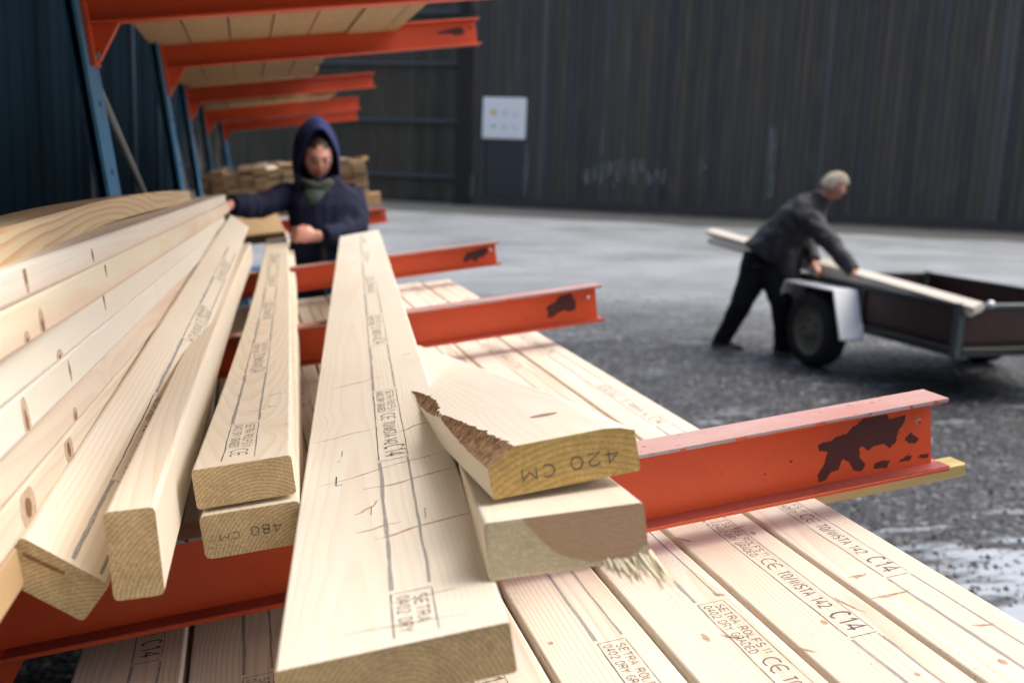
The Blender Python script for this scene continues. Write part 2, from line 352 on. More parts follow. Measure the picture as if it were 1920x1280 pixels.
# loose gravel stones lying on the near ground
def gravel():
    vs, fs = [], []; rnd = random.Random(3)
    ico = [(0, 0, 1), (0.9, 0, 0.1), (0.25, 0.85, 0.1), (-0.75, 0.5, 0.1), (-0.7, -0.55, 0.1), (0.3, -0.85, 0.1)]
    tr = [(0, 1, 2), (0, 2, 3), (0, 3, 4), (0, 4, 5), (0, 5, 1)]
    for k in range(30000):
        y = 0.8 + 10.5*rnd.random()**1.4; x = 0.3 + (y*0.95+1.2)*rnd.random()
        if 1.15 < y < 2.9 and x > 1.5 and noise.noise(Vector((x*1.5, y*5, 0))) > -0.05 and rnd.random() < 0.85: continue
        s = 0.005 + 0.013*rnd.random()**2.2; a = rnd.random()*6.28; f = 0.5+rnd.random()*0.6; i0 = len(vs)
        for p in ico:
            q = (p[0]*rnd.uniform(.8, 1.2), p[1]*rnd.uniform(.6, 1.2), p[2]*f)
            vs.append((x + s*(q[0]*math.cos(a)-q[1]*math.sin(a)), y + s*(q[0]*math.sin(a)+q[1]*math.cos(a)), s*q[2]-0.001))
        fs += [(i0+t[0], i0+t[1], i0+t[2]) for t in tr]
    me = bpy.data.meshes.new('gravel'); me.from_pydata(vs, [], fs)
    m, nt, b = new_mat('gravel_stone', 0.5, spec=0.3)
    ge = nt.nodes.new('ShaderNodeNewGeometry')
    c = ramp(nt, ge.outputs['Random Per Island'], [(0, (0.012, 0.014, 0.017)), (0.5, (0.05, 0.054, 0.06)), (0.85, (0.13, 0.13, 0.14)), (0.95, (0.26, 0.22, 0.20)), (1, (0.42, 0.43, 0.45))])
    nt.links.new(c, b.inputs['Base Color'])
    o = link_mesh('gravel', me, None, [m]); tag(o, 'loose dark wet gravel scattered over the yard', 'gravel', kind='stuff')
gravel()

# ---- big timber wall
def plank_wall_mat(name, cols, rough=0.55):
    m, nt, b = new_mat(name, rough)
    oi = nt.nodes.new('ShaderNodeObjectInfo')
    base = ramp(nt, oi.outputs['Random'], cols)
    n = noise_n(nt, obj_vec(nt, (14, 1, 0.22)), 1.0, 5, 0.65); n2 = noise_n(nt, obj_vec(nt, (3, 1, 0.6)), 1.0, 4, 0.6)
    c = mixc(nt, mth(nt, 'MULTIPLY_ADD', n, 2.2, -0.75, clamp=True), base, (0.024, 0.023, 0.022))
    c = mixc(nt, mth(nt, 'MULTIPLY_ADD', n2, 1.8, -0.9, clamp=True), c, (0.135, 0.108, 0.074))
    nt.links.new(c, b.inputs['Base Color']); bump(nt, b, n, 0.3, 0.004); return m
WALLM = plank_wall_mat('tarred_boards', [(0.0, (0.036, 0.039, 0.045)), (0.3, (0.082, 0.070, 0.052)), (0.5, (0.050, 0.053, 0.062)), (0.75, (0.105, 0.085, 0.058)), (0.9, (0.060, 0.066, 0.078)), (1.0, (0.12, 0.12, 0.118))])
SHEDM = plank_wall_mat('old_brown_boards', [(0.0, (0.034, 0.030, 0.018)), (0.4, (0.060, 0.052, 0.030)), (0.8, (0.075, 0.044, 0.024)), (1.0, (0.075, 0.075, 0.055))])
RAILM = simple('wall_rail_steel', (0.060, 0.068, 0.080), 0.6)
POSTM = simple('black_post', (0.010, 0.009, 0.007), 0.7)
WA, WB = gnd(884, 384), gnd(1920, 436)
wdir = (WB-WA).normalized(); wn = Vector((wdir.y, -wdir.x, 0))     # towards the camera
def wall_frame(o): return Matrix.Translation(o) @ Matrix((wdir, -wn, Vector((0, 0, 1)))).transposed().to_4x4()
rnd = random.Random(5)
def wall(name, origin, length, bw, H, mat, label):
    e = empty(name, wall_frame(origin)); tag(e, label, 'wall')
    n = int(length/bw); protos = []
    for k in range(6):
        bm = bmesh.new(); bm_box(bm, (0, 0, 0), (bw-0.018, 0.03, H), 0.004); bmesh.ops.recalc_face_normals(bm, faces=bm.faces)
        me = bpy.data.meshes.new('board'); bm.to_mesh(me); bm.free(); me.materials.append(mat); protos.append(me)
    for i in range(n):
        o = bpy.data.objects.new('board', protos[rnd.randrange(6)]); COL.objects.link(o); o.parent = e
        o.location = (i*bw, -0.03 - rnd.random()*0.035, rnd.uniform(0.02, 0.12))
    bm = bmesh.new(); bm_box(bm, (0, 0.0, 0), (n*bw, 0.2, H)); bmesh.ops.recalc_face_normals(bm, faces=bm.faces)
    from_bm('wall_core', bm, e, [POSTM]); return e
wallR = wall('timber_clad_wall', WA, 27.0, 0.25, 7.4, WALLM, 'tall dark wall of weathered vertical boards across the yard')
box('base_strip', (0, -0.16, 0), (27, -0.08, 0.32), wallR, [simple('wall_foot', (0.045, 0.045, 0.046), 0.8)], 0.01)
WL0 = WA - wdir*13.2 - wn*0.6
wallL = wall('shed_wall', WL0, 12.8, 0.24, 7.4, SHEDM, 'old brown board wall with horizontal rails behind the rack')
for z in (1.0, 3.05, 5.15, 7.0):
    box('rail', (0, -0.22, z-0.08), (12.75, -0.075, z+0.08), wallL, [RAILM], 0.01)
pw = empty('corner_post', wall_frame(WA)); tag(pw, 'black square post at the corner between both dark walls', 'post')
box('post_shaft', (-0.55, -0.35, 0), (-0.06, 0.15, 7.5), pw, [POSTM], 0.02)
box('post_foot', (-0.60, -0.40, 0), (-0.01, -0.352, 0.25), pw, [POSTM], 0.01)
# faded white paint marks on the wall
def wall_local(px, py):
    Mi = wall_frame(WA).inverted(); o = Mi @ CAM; r = Mi.to_3x3() @ ray(px, py); t = -o.y/r.y; return o + r*t
def marks():
    m, nt, b = new_mat('faded_white_paint', 0.8); b.inputs['Base Color'].default_value = (0.26, 0.29, 0.29, 1)
    n = noise_n(nt, obj_vec(nt, (9, 9, 2.5), False), 1.0, 4, 0.7); nt.links.new(mth(nt, 'MULTIPLY_ADD', n, 1.9, -0.62, clamp=True), b.inputs['Alpha'])
    bm = bmesh.new(); r = random.Random(9)
    for (x0, y0, x1, y1) in [(1096, 318, 1106, 345), (1112, 312, 1120, 338), (1126, 306, 1133, 345), (1140, 303, 1149, 330), (1156, 300, 1164, 340), (1170, 302, 1176, 330), (1184, 300, 1192, 345), (1200, 300, 1209, 325), (1214, 320, 1222, 348), (1226, 318, 1236, 342), (1240, 316, 1250, 345), (1316, 306, 1324, 320), (1150, 345, 1156, 352), (983, 270, 989, 366), (1446, 236, 1452, 300), (1443, 300, 1449, 372), (1128, 240, 1130, 290)]:
        a = wall_local(x0, y0); c = wall_local(x1, y1)
        v = [bm.verts.new((p[0], -0.072, p[1])) for p in ((a.x, c.z), (c.x, c.z), (c.x+r.uniform(-.05, .05), a.z), (a.x+r.uniform(-.05, .05), a.z))]
        bm.faces.new(v)
    o = from_bm('faded_paint', bm, wallR, [m]); o['label'] = 'faded white lettering on dark boards'
marks()
# dark hatch low on the wall beneath the sign
a = wall_local(915, 268); c = wall_local(980, 376)
box('dark_hatch', (a.x, -0.11, max(c.z, 0.34)), (c.x, -0.071, a.z), wallR, [simple('dark_blue_board', (0.034, 0.037, 0.043), 0.6)], 0.01)
# sign
a = wall_local(908, 183); c = wall_local(986, 262)
sg = empty('notice_sign', wall_frame(WA) @ Matrix.Translation((a.x, -0.14, c.z))); tag(sg, 'white square notice with small yellow and green pictograms on dark wall', 'sign')
sw, sh = c.x-a.x, a.z-c.z
WHITEM = simple('white_sign', (0.92, 0.93, 0.95), 0.4, var=0.03)
box('sign_panel', (0, 0, 0), (sw, 0.05, sh), sg, [WHITEM], 0.03)
def flat_mark(name, col, rects):
    m = simple('sign_' + name, col, 0.6, var=0.05)
    if name == 'grey_writing' and len(rects) > 1:
        for q in rects: flat_mark(name, col, [q])
        return
    bm = bmesh.new()
    for (x0, z0, x1, z1) in rects: bm_box(bm, (x0*sw, -0.006, z0*sh), (x1*sw, -0.001, z1*sh))
    bmesh.ops.recalc_face_normals(bm, faces=bm.faces); from_bm(name, bm, sg, [m])
flat_mark('yellow_pictogram', (0.75, 0.50, 0.05), [(0.20, 0.57, 0.24, 0.70), (0.29, 0.57, 0.33, 0.70), (0.24, 0.66, 0.29, 0.70), (0.24, 0.57, 0.29, 0.61)])
flat_mark('green_pictogram', (0.10, 0.25, 0.20), [(0.24, 0.27, 0.29, 0.33), (0.22, 0.28, 0.31, 0.30)])
flat_mark('grey_writing', (0.45, 0.48, 0.55), [(0.46, 0.66, 0.60, 0.68), (0.46, 0.60, 0.52, 0.63), (0.50, 0.55, 0.58, 0.57), (0.70, 0.62, 0.78, 0.64), (0.74, 0.56, 0.82, 0.58), (0.47, 0.34, 0.53, 0.36), (0.47, 0.28, 0.55, 0.31), (0.47, 0.22, 0.53, 0.24), (0.66, 0.31, 0.76, 0.33), (0.73, 0.25, 0.82, 0.27)])
# leaves against the wall foot
def leaves():
    bm = bmesh.new(); r = random.Random(4)
    for k in range(500):
        t = 4 + 15*r.random(); d = 0.3 + 1.6*r.random()**2; p = WA + wdir*t + wn*d; s = r.uniform(.03, .08); a = r.random()*6.28
        v = [bm.verts.new((p.x+s*math.cos(a+q)*(1 if i % 2 else .5), p.y+s*math.sin(a+q)*(1 if i % 2 else .5), 0.012+r.random()*0.03)) for i, q in enumerate((0, 1.57, 3.14, 4.71))]
        bm.faces.new(v)
    o = from_bm('fallen_leaves', bm, None, [simple('dead_leaf', (0.20, 0.11, 0.04), 0.7, var=0.5)]); tag(o, 'brown fallen leaves along the foot of the dark wall', 'leaves', kind='stuff')
leaves()
# verge strip in front of the walls
bm = bmesh.new(); vm = wall_frame(WA)
vv = []
for i in range(40):
    x = -14 + i; dd = 7.5 + noise.noise(Vector((i*0.5, 0, 0)))*1.2 - i*0.03
    vv.append((bm.verts.new(vm @ Vector((x, -0.02, 0.006))), bm.verts.new(vm @ Vector((x, -dd, 0.006)))))
for i in range(39): bm.faces.new((vv[i][0], vv[i][1], vv[i+1][1], vv[i+1][0]))
tag(from_bm('verge', bm, None, [simple('verge_soil', (0.055, 0.058, 0.056), 0.8, sc=1.2, var=0.7)]), kind='structure')

# ================================================================== RACK
rack = empty('cantilever_rack', RACK); tag(rack, 'blue and orange steel cantilever rack holding timber on sloping arms', 'rack')
def i_beam(bm, u0, u1, ntop, H, hole=True, b=0.031, t=0.007, tw=0.006, hole_u=0.022):
    # flanges
    bm_box(bm, (u0, -b, ntop-t), (u1+0.012, b, ntop), 0.0015, mi=0)
    bm_box(bm, (u0, -b, ntop-H), (u1+0.014, b, ntop-H+t), 0.0015, mi=0)
    # web with a bolt hole near the tip
    z0, z1 = ntop-H+t, ntop-t; y0, y1 = -tw/2, tw/2
    hu, hz, hr = u1-hole_u, z1-(z1-z0)*0.30, 0.0055
    if not hole:
        bm_box(bm, (u0, y0, z0), (u1, y1, z1)); return
    us = u1-0.05
    bm_box(bm, (u0, y0, z0), (us, y1, z1))
    n = 16; outer = []
    for k in range(n):
        a = k*math.tau/n; dx, dz = math.cos(a), math.sin(a)
        s = min(((u1-hu) if dx > 0 else (hu-us))/max(abs(dx), 1e-6), ((z1-hz) if dz > 0 else (hz-z0))/max(abs(dz), 1e-6))
        outer.append((hu+dx*s, hz+dz*s))
    cs = [(u1, z1), (us, z1), (us, z0), (u1, z0)]
    for y in (y0, y1):
        inn = [bm.verts.new((hu+hr*math.cos(k*math.tau/n), y, hz+hr*math.sin(k*math.tau/n))) for k in range(n)]
        out = [bm.verts.new((p[0], y, p[1])) for p in outer]
        for k in range(n):
            k2 = (k+1) % n; loop = [inn[k], out[k]]
            for cpt in cs:      # square corner between two neighbouring rays
                a0 = math.atan2(outer[k][1]-hz, outer[k][0]-hu); a1 = math.atan2(outer[k2][1]-hz, outer[k2][0]-hu); ac = math.atan2(cpt[1]-hz, cpt[0]-hu)
                if (ac-a0) % math.tau < (a1-a0) % math.tau and (ac-a0) % math.tau > 1e-4: loop.append(bm.verts.new((cpt[0], y, cpt[1])))
            loop += [out[k2], inn[k2]]
            bm.faces.new(loop)
        if y == y0: a_in = inn
        else:
            for k in range(n): bm.faces.new((a_in[k], a_in[(k+1) % n], inn[(k+1) % n], inn[k]))
    v = [bm.verts.new(p) for p in ((u1, y0, z0), (u1, y1, z0), (u1, y1, z1), (u1, y0, z1))]; bm.faces.new(v)
def arm(Y, utip, ntop, H, ucol, worn=True, patch=None, patch_mirror=False, name='arm', near=True):
    bm = bmesh.new(); i_beam(bm, ucol, utip, ntop, H)
    bmesh.ops.recalc_face_normals(bm, faces=bm.faces)
    o = from_bm(name, bm, rack, [RED]); o.location = (0, Y, 0)
    if worn:   # worn top face and bare front lip
        bm = bmesh.new(); bm_box(bm, (ucol+0.02, -0.0312, ntop-0.0015), (utip+0.0118, 0.0308, ntop+0.0006))
        bmesh.ops.recalc_face_normals(bm, faces=bm.faces); from_bm('worn_top', bm, o, [WORN])
        bm = bmesh.new(); rr = random.Random(int(Y*100)); u = ucol+0.1
        while u < utip:
            l = rr.uniform(0.03, 0.12); bm_box(bm, (u, -0.0318, ntop-0.003-rr.random()*0.002), (min(u+l, utip+0.011), -0.0306, ntop+0.0002)); u += l+rr.uniform(-0.005, 0.02)
        bmesh.ops.recalc_face_normals(bm, faces=bm.faces); from_bm('bare_lip', bm, o, [BARE])
        bm = bmesh.new(); bm_box(bm, (ucol+0.05, -0.0308, ntop-H+0.0068), (utip+0.0135, -0.0032, ntop-H+0.0078))
        bmesh.ops.recalc_face_normals(bm, faces=bm.faces); from_bm('worn_ledge', bm, o, [paint_mat('worn_ledge_paint', (0.30, 0.055, 0.04), (0.10, 0.02, 0.016), 0.4, 0.7)])
    if patch:
        for poly in patch:
            bm = bmesh.new(); us = [utip + (x if not patch_mirror else x*0.8) for x, _ in poly]
            ring = []; rr = random.Random(len(poly))
            P = [(us[i], ntop-H + poly[i][1]*H) for i in range(len(poly))]
            for i in range(len(P)):         # ragged outline
                a, c = P[i], P[(i+1) % len(P)]; L = math.hypot(c[0]-a[0], c[1]-a[1]); k = max(1, int(L/0.0022))
                for j in range(k):
                    f = j/k; q = (a[0]+(c[0]-a[0])*f, a[1]+(c[1]-a[1])*f)
                    jit = 0.0009 if j else 0.0004
                    ring.append(bm.verts.new((q[0]+rr.uniform(-jit, jit), -0.0033, q[1]+rr.uniform(-jit, jit))))
            from mathutils.geometry import tessellate_polygon
            for t3 in tessellate_polygon([[Vector((v.co.x, v.co.z, 0)) for v in ring]]):
                bm.faces.new([ring[q] for q in t3])
            bm.normal_update()
            for f in bm.faces:
                if f.normal.y > 0: f.normal_flip()
            from_bm('primer_patch', bm, o, [PRIMER])
    if patch:
        rr = random.Random(int(Y*31)); 
        for k in range(16 if Y < 2 else 5):
            cu, cz, r_ = utip - 0.012 - 0.30*rr.random()**1.3, ntop-H+0.012+(H-.026)*rr.random(), rr.uniform(.0006, .0024)
            if abs(cu-(utip-.022)) < .01: continue
            bm = bmesh.new(); f = bm.faces.new([bm.verts.new((cu+r_*rr.uniform(.5, 1.6)*math.cos(q*math.tau/7), -0.0031, cz+r_*rr.uniform(.5, 1.2)*math.sin(q*math.tau/7))) for q in range(7)]); bm.normal_update()
            if f.normal.y > 0: f.normal_flip()
            from_bm('paint_chip', bm, o, [PRIMER])
        for k in range(12 if Y < 2 else 0):
            cu, cz, L_ = utip - 0.02 - 0.55*rr.random(), ntop-H+0.015+(H-.03)*rr.random(), rr.uniform(.006, .045); a_ = rr.uniform(-.5, .5)
            bm = bmesh.new(); dx, dz = L_*math.cos(a_), L_*math.sin(a_)*.3; dz = max(min(dz, ntop-.01-cz), ntop-H+.01-cz)
            bm.faces.new([bm.verts.new(p) for p in ((cu, -.00308, cz), (cu+dx*.5, -.00308, cz+dz*.5-.0003), (cu+dx, -.00308, cz+dz), (cu+dx*.5, -.00308, cz+dz*.5+.0003))]); from_bm('scratch', bm, o, [SCR])
    # end plate and gusset at the column
    bm = bmesh.new()
    bm_box(bm, (ucol-0.004, -0.045, ntop-H-0.10), (ucol+0.010, 0.045, ntop+0.05), 0.002)
    bmesh.ops.recalc_face_normals(bm, faces=bm.faces); p = from_bm('end_plate', bm, o, [RED])
    bm = bmesh.new(); prof = [(ucol+0.010, ntop-H-0.001), (ucol+0.075, ntop-H-0.001), (ucol+0.018, ntop-H-0.085), (ucol+0.010, ntop-H-0.09)]
    A = [bm.verts.new((x, -0.02, z)) for x, z in prof]; B_ = [bm.verts.new((x, 0.02, z)) for x, z in prof]
    bm.faces.new(A); bm.faces.new(B_[::-1])
    for i in range(4): bm.faces.new((A[i], B_[i], B_[(i+1) % 4], A[(i+1) % 4]))
    bmesh.ops.recalc_face_normals(bm, faces=bm.faces); from_bm('gusset', bm, o, [RED])
    for z in (ntop-H-0.075, ntop+0.03):
        bm = bmesh.new(); bm_tube(bm, [(ucol+0.010, -0.03, z), (ucol+0.020, -0.03, z)], [0.009, 0.009], 6, up=(0, 1, 0)); from_bm('bolt', bm, o, [GREYM])
    return o
# primer patch outline of the nearest arm: (offset from the tip in m, height fraction)
PA = [[(-0.200, .60), (-0.192, .63), (-0.178, .63), (-0.168, .67), (-0.150, .69), (-0.138, .78), (-0.128, .80), (-0.118, .87), (-0.100, .89), (-0.088, .90), (-0.080, .88), (-0.074, .78), (-0.045, .80), (-0.048, .70), (-0.060, .58), (-0.064, .44), (-0.075, .38), (-0.085, .46), (-0.103, .45), (-0.112, .40), (-0.122, .48), (-0.128, .46), (-0.128, .34), (-0.118, .22), (-0.126, .14), (-0.140, .17), (-0.147, .30), (-0.158, .36), (-0.166, .22), (-0.180, .20), (-0.188, .12), (-0.200, .10), (-0.202, .20), (-0.188, .36), (-0.184, .50), (-0.198, .53)],
      [(-0.048, .46), (-0.036, .54), (-0.028, .47), (-0.022, .44), (-0.028, .37), (-0.040, .40)],
      [(-0.105, .14), (-0.100, .22), (-0.085, .23), (-0.074, .21), (-0.080, .12)],
      [(-0.060, .17), (-0.045, .23), (-0.034, .21), (-0.040, .15)], [(-0.025, .17), (-0.018, .21), (-0.004, .19), (-0.006, .14)]]
PB = [[(-0.155, .50), (-0.150, .60), (-0.130, .66), (-0.110, .82), (-0.075, .86), (-0.062, .60), (-0.066, .40), (-0.085, .35), (-0.100, .42), (-0.120, .36), (-0.140, .26), (-0.156, .28), (-0.150, .40)]]
PC = [[(-0.150, .40), (-0.130, .66), (-0.090, .74), (-0.045, .82), (-0.030, .62), (-0.060, .40), (-0.085, .36), (-0.090, .20), (-0.115, .38), (-0.140, .22)]]
PD = [[(-0.17, .58), (-0.12, .66), (-0.06, .72), (-0.05, .45), (-0.09, .40), (-0.11, .50), (-0.16, .50)]]
UCS = {-0.15: -0.33, 1.30: -0.43, 2.75: -0.322, 4.20: -0.240, 6.3: -0.262, 8.4: -0.240, 10.5: -0.15, 12.6: -0.15, 7.2: -0.25}
def hfit(Y, top, bot):
    a = RACK.inverted() @ CAM
    def onY(px, py):
        r = ray(px, py); p = CAM + r*(Y/r.y); return RACK.inverted() @ p
    A, B_ = onY(*top), onY(*bot); return A.x, A.z, A.z-B_.z
ARMS = [('A', 1.30, (1742, 740), (1752, 872), PA), ('B', 2.75, (1115, 538), (1119, 605), PB), ('C', 4.20, (928, 458), (930, 500), PC), ('D', 7.2, (722, 388), (722, 412), None),
        ('UB', 2.75, None, None, None), ('UC', 4.20, (890, 35), (892, 85), PD), ('UD', 6.3, (697, 137), (697, 165), None), ('UE', 8.4, (670, 182), (670, 205), None), ('UF', 10.5, (668, 207), (668, 225), None)]
for nm, Y, tp, bt, pt in ARMS:
    if tp: u, nt_, H = hfit(Y, tp, bt)
    else: u, nt_, H = 1.0, 0.462, 0.112
    if nm in 'ABCD' and len(nm) == 1: nt_, H = -0.470, max(H, 0.10)
    arm(Y, u, nt_, H, UCS[Y], worn=nm in 'ABC', patch=pt)
arm(1.30, 1.0, 0.462, 0.112, UCS[1.30], worn=False)
COLY = [-0.15, 1.30, 2.75, 4.20, 6.3, 8.4, 10.5, 12.6]
for Y in COLY:
    UC = UCS[Y]; bm = bmesh.new(); zb, zt = -1.50, 1.25
    bm_box(bm, (UC-0.012, -0.115, zb), (UC-0.004, 0.115, zt)); bm_box(bm, (UC-0.040, -0.072, zb), (UC-0.032, 0.072, zt)); bm_box(bm, (UC-0.032, -0.004, zb), (UC-0.012, 0.004, zt))
    bmesh.ops.recalc_face_normals(bm, faces=bm.faces); c = from_bm('column', bm, rack, [BLUE]); c.location = (0, Y, 0)
    for k in range(14):
        z = -1.2 + k*0.17
        if any(abs(z-q) < 0.1 for q in (-0.5, 0.43)): continue
        bm = bmesh.new(); bm_tube(bm, [(UC-0.004, 0, z), (UC-0.002, 0, z)], [0.008, 0.008], 8, up=(0, 1, 0)); from_bm('bolt_hole', bm, c, [POSTM])
    bm = bmesh.new(); bm_box(bm, (UC-0.14, -0.05, -1.46), (1.0, 0.05, -1.34), 0.003); bmesh.ops.recalc_face_normals(bm, faces=bm.faces)
    b_ = from_bm('base_beam', bm, rack, [BLUE]); b_.location = (0, Y, 0)
for i in range(1, len(COLY)-1):
    for sgn in (0, 1):
        a = Vector((UCS[COLY[i]]-0.02, COLY[i]+0.09, 0.24 if sgn == 0 else -0.65)); b_ = Vector((UCS[COLY[i+1]]-0.075, COLY[i+1]-0.09, -0.40 if sgn == 0 else 0.24))
        if i == 1 or (sgn and i < 4): continue
        bm = bmesh.new(); bm_tube(bm, [a, b_], [0.011, 0.011], 8); from_bm('brace_rod', bm, rack, [GREYM])
# lower arms that carry the big package
for Y in (1.30, 2.75, 4.20):
    bm = bmesh.new(); i_beam(bm, UCS[Y], 0.98, -0.90, 0.112, hole=False); bmesh.ops.recalc_face_normals(bm, faces=bm.faces)
    o = from_bm('arm', bm, rack, [RED]); o.location = (0, Y+0.0, 0)
# navy sheet wall behind the rack
nv = empty('navy_sheet_wall', Matrix.Translation((-0.74, 0, 0))); tag(nv, 'dark navy sheet wall behind the blue rack columns', 'wall')
bm = bmesh.new(); y = 0.0; prof = [(0, 0), (0.16, 0), (0.18, 0.007), (0.22, 0.007), (0.24, 0)]
pr = [(yy, xx) for s in range(4) for yy, xx in [(q[0]+s*0.25, q[1]) for q in prof]] + [(0.994, 0)]
for yy, xx in pr: pass
A = [(bm.verts.new((xx, yy, 0.02)), bm.verts.new((xx, yy, 4.2)), bm.verts.new((xx-0.02, yy, 0.02)), bm.verts.new((xx-0.02, yy, 4.2))) for yy, xx in pr]
for i in range(len(A)-1):
    bm.faces.new((A[i][0], A[i+1][0], A[i+1][1], A[i][1])); bm.faces.new((A[i][2], A[i][3], A[i+1][3], A[i+1][2]))
    bm.faces.new((A[i][1], A[i+1][1], A[i+1][3], A[i][3]))
bmesh.ops.recalc_face_normals(bm, faces=bm.faces)
pm = bpy.data.meshes.new('panel'); bm.to_mesh(pm); bm.free(); pm.materials.append(NAVY)
for k in range(-7, 14):
    o = bpy.data.objects.new('panel', pm); COL.objects.link(o); o.parent = nv; o.location = (0, k*1.0, 0)
for k in range(-1, 13, 2):
    box('stud', (0.035, k-0.04, 0.02), (0.075, k+0.04, 4.2), nv, [simple('navy_stud', (0.004, 0.018, 0.038), 0.5)], 0.004)
# unseen roof added over the rack to shade its left side
rf = empty('shade_roof', Matrix.Translation((-0.9, 0, 4.25))); tag(rf, 'unseen dark roof added over the timber rack to shade it', 'roof')
for k in range(-8, 14):
    box('shade_roof_sheet', (-1.2, k, 0.0), (1.15, k+0.99, 0.05), rf, [NAVY], 0.004)

gw = empty('blocker_wall', Matrix.Translation((-0.74, -2.2, 0))); tag(gw, 'unseen navy wall added behind the viewer to block sky light', 'wall')  # unseen wall added behind the camera to darken the arms
for k in range(6): box('blocker_sheet', (k*0.25, -0.03, 0.02), (k*0.25+0.246, 0.0, 4.2), gw, [NAVY], 0.004)
# ================================================================== BOARDS
def board_frame(P0, P1, upv, roll=0.0):
    y = (P1-P0).normalized(); z = (upv - y*upv.dot(y)).normalized(); x = y.cross(z)
    M = Matrix((x, y, z)).transposed().to_4x4()
    return Matrix.Translation(P0) @ M @ Matrix.Rotation(roll, 4, 'Y')
def bowf(s, bow): return bow*4*s*(1-s)
def board(name, label, P0, P1, W, T, roll=0.0, upv=NN, mats=(W_CREAM, E_OLIVE), bow=(0, 0), cat='board', group=None, seg=None, r=0.003, wane=None, cut=0.0, twist=0.0, rag=0.0, parent=None, length=None):
    """origin: middle of the near end's top edge; +Y along the board"""
    P0, P1 = Vector(P0), Vector(P1); L = length or (P1-P0).length; rr = random.Random(hash(label) % 1000 if False else int(abs(P0.x*7919+P0.z*104729+P0.y*31)*100) % 9973)
    bm = bmesh.new(); n = seg or (24 if (bow != (0, 0) or twist) else 3)
    ss = [i/n for i in range(n+1)]
    if wane: ss = [min(1.0, i*0.006/L) for i in range(int(0.95/0.006))] + [1.0*q for q in (0.6, 0.8, 1.0)]; ss = sorted(set(ss))
    rings = []
    for s in ss:
        y = s*L; dz, dx = bowf(s, bow[0]), bowf(s, bow[1]); pts = []
        wl = wr = None
        if wane: wl, wr = wane(y)
        def corner(cx, cz, sx, sz):
            out = []
            for k in range(3):
                a = k*math.pi/4
                ex, ez = (math.cos(a), math.sin(a))
                out.append((cx - sx*r + sx*r*ex, cz - sz*r + sz*r*ez))
            return out
        tr = corner(W/2, 0, 1, 1); tl = corner(-W/2, 0, -1, 1)[::-1]; bl = corner(-W/2, -T, -1, -1); br = corner(W/2, -T, 1, -1)[::-1]
        if wr: w_, d_ = wr; tr = [(W/2, -d_), (W/2-w_*0.45, -d_*0.30), (W/2-w_, 0)]
        if wl: w_, d_ = wl; j = w_*0.12; tl = [(-W/2+w_, 0), (-W/2+w_*0.62+rr.uniform(-j, j)*0.3, -d_*0.45+rr.uniform(-.0008, .0008)), (-W/2, -d_)]
        pts = tr + tl + bl + br
        tw = twist*s; c_, s_ = math.cos(tw), math.sin(tw)
        ring = []
        for (x, z) in pts:
            x2, z2 = x*c_ - z*s_, x*s_ + z*c_
            yy = y
            if s == 0 and rag: yy += rr.uniform(-rag, rag)
            if s == 0: yy += cut*x
            ring.append(bm.verts.new((x2+dx, yy, z2+dz)))
        rings.append(ring)
    m = len(rings[0])
    for i in range(len(rings)-1):
        for k in range(m):
            f = bm.faces.new((rings[i][k], rings[i][(k+1) % m], rings[i+1][(k+1) % m], rings[i+1][k])); f.material_index = 0
            if wane and k in (3, 4) and wane(ss[i]*L)[0]: f.material_index = 2
            if wane and k in (0, 1) and wane(ss[i]*L)[1]: f.material_index = 0
            f.smooth = k in (0, 1, 3, 4, 6, 7, 9, 10) and not wane
    f0 = bm.faces.new(rings[0]); f1 = bm.faces.new(rings[-1][::-1]); f0.material_index = f1.material_index = 1
    bmesh.ops.recalc_face_normals(bm, faces=bm.faces)
    ms = list(mats) + ([BARK] if wane else [])
    fr_ = board_frame(P0, P1, upv, roll)
    if parent is not None:
        o = from_bm(name, bm, parent, ms); o.matrix_local = parent.matrix_world.inverted() @ fr_; return o
    o = from_bm(name, bm, None, ms, fr_); tag(o, label, cat, group)
    o['_'] = 0; del o['_']
    return o

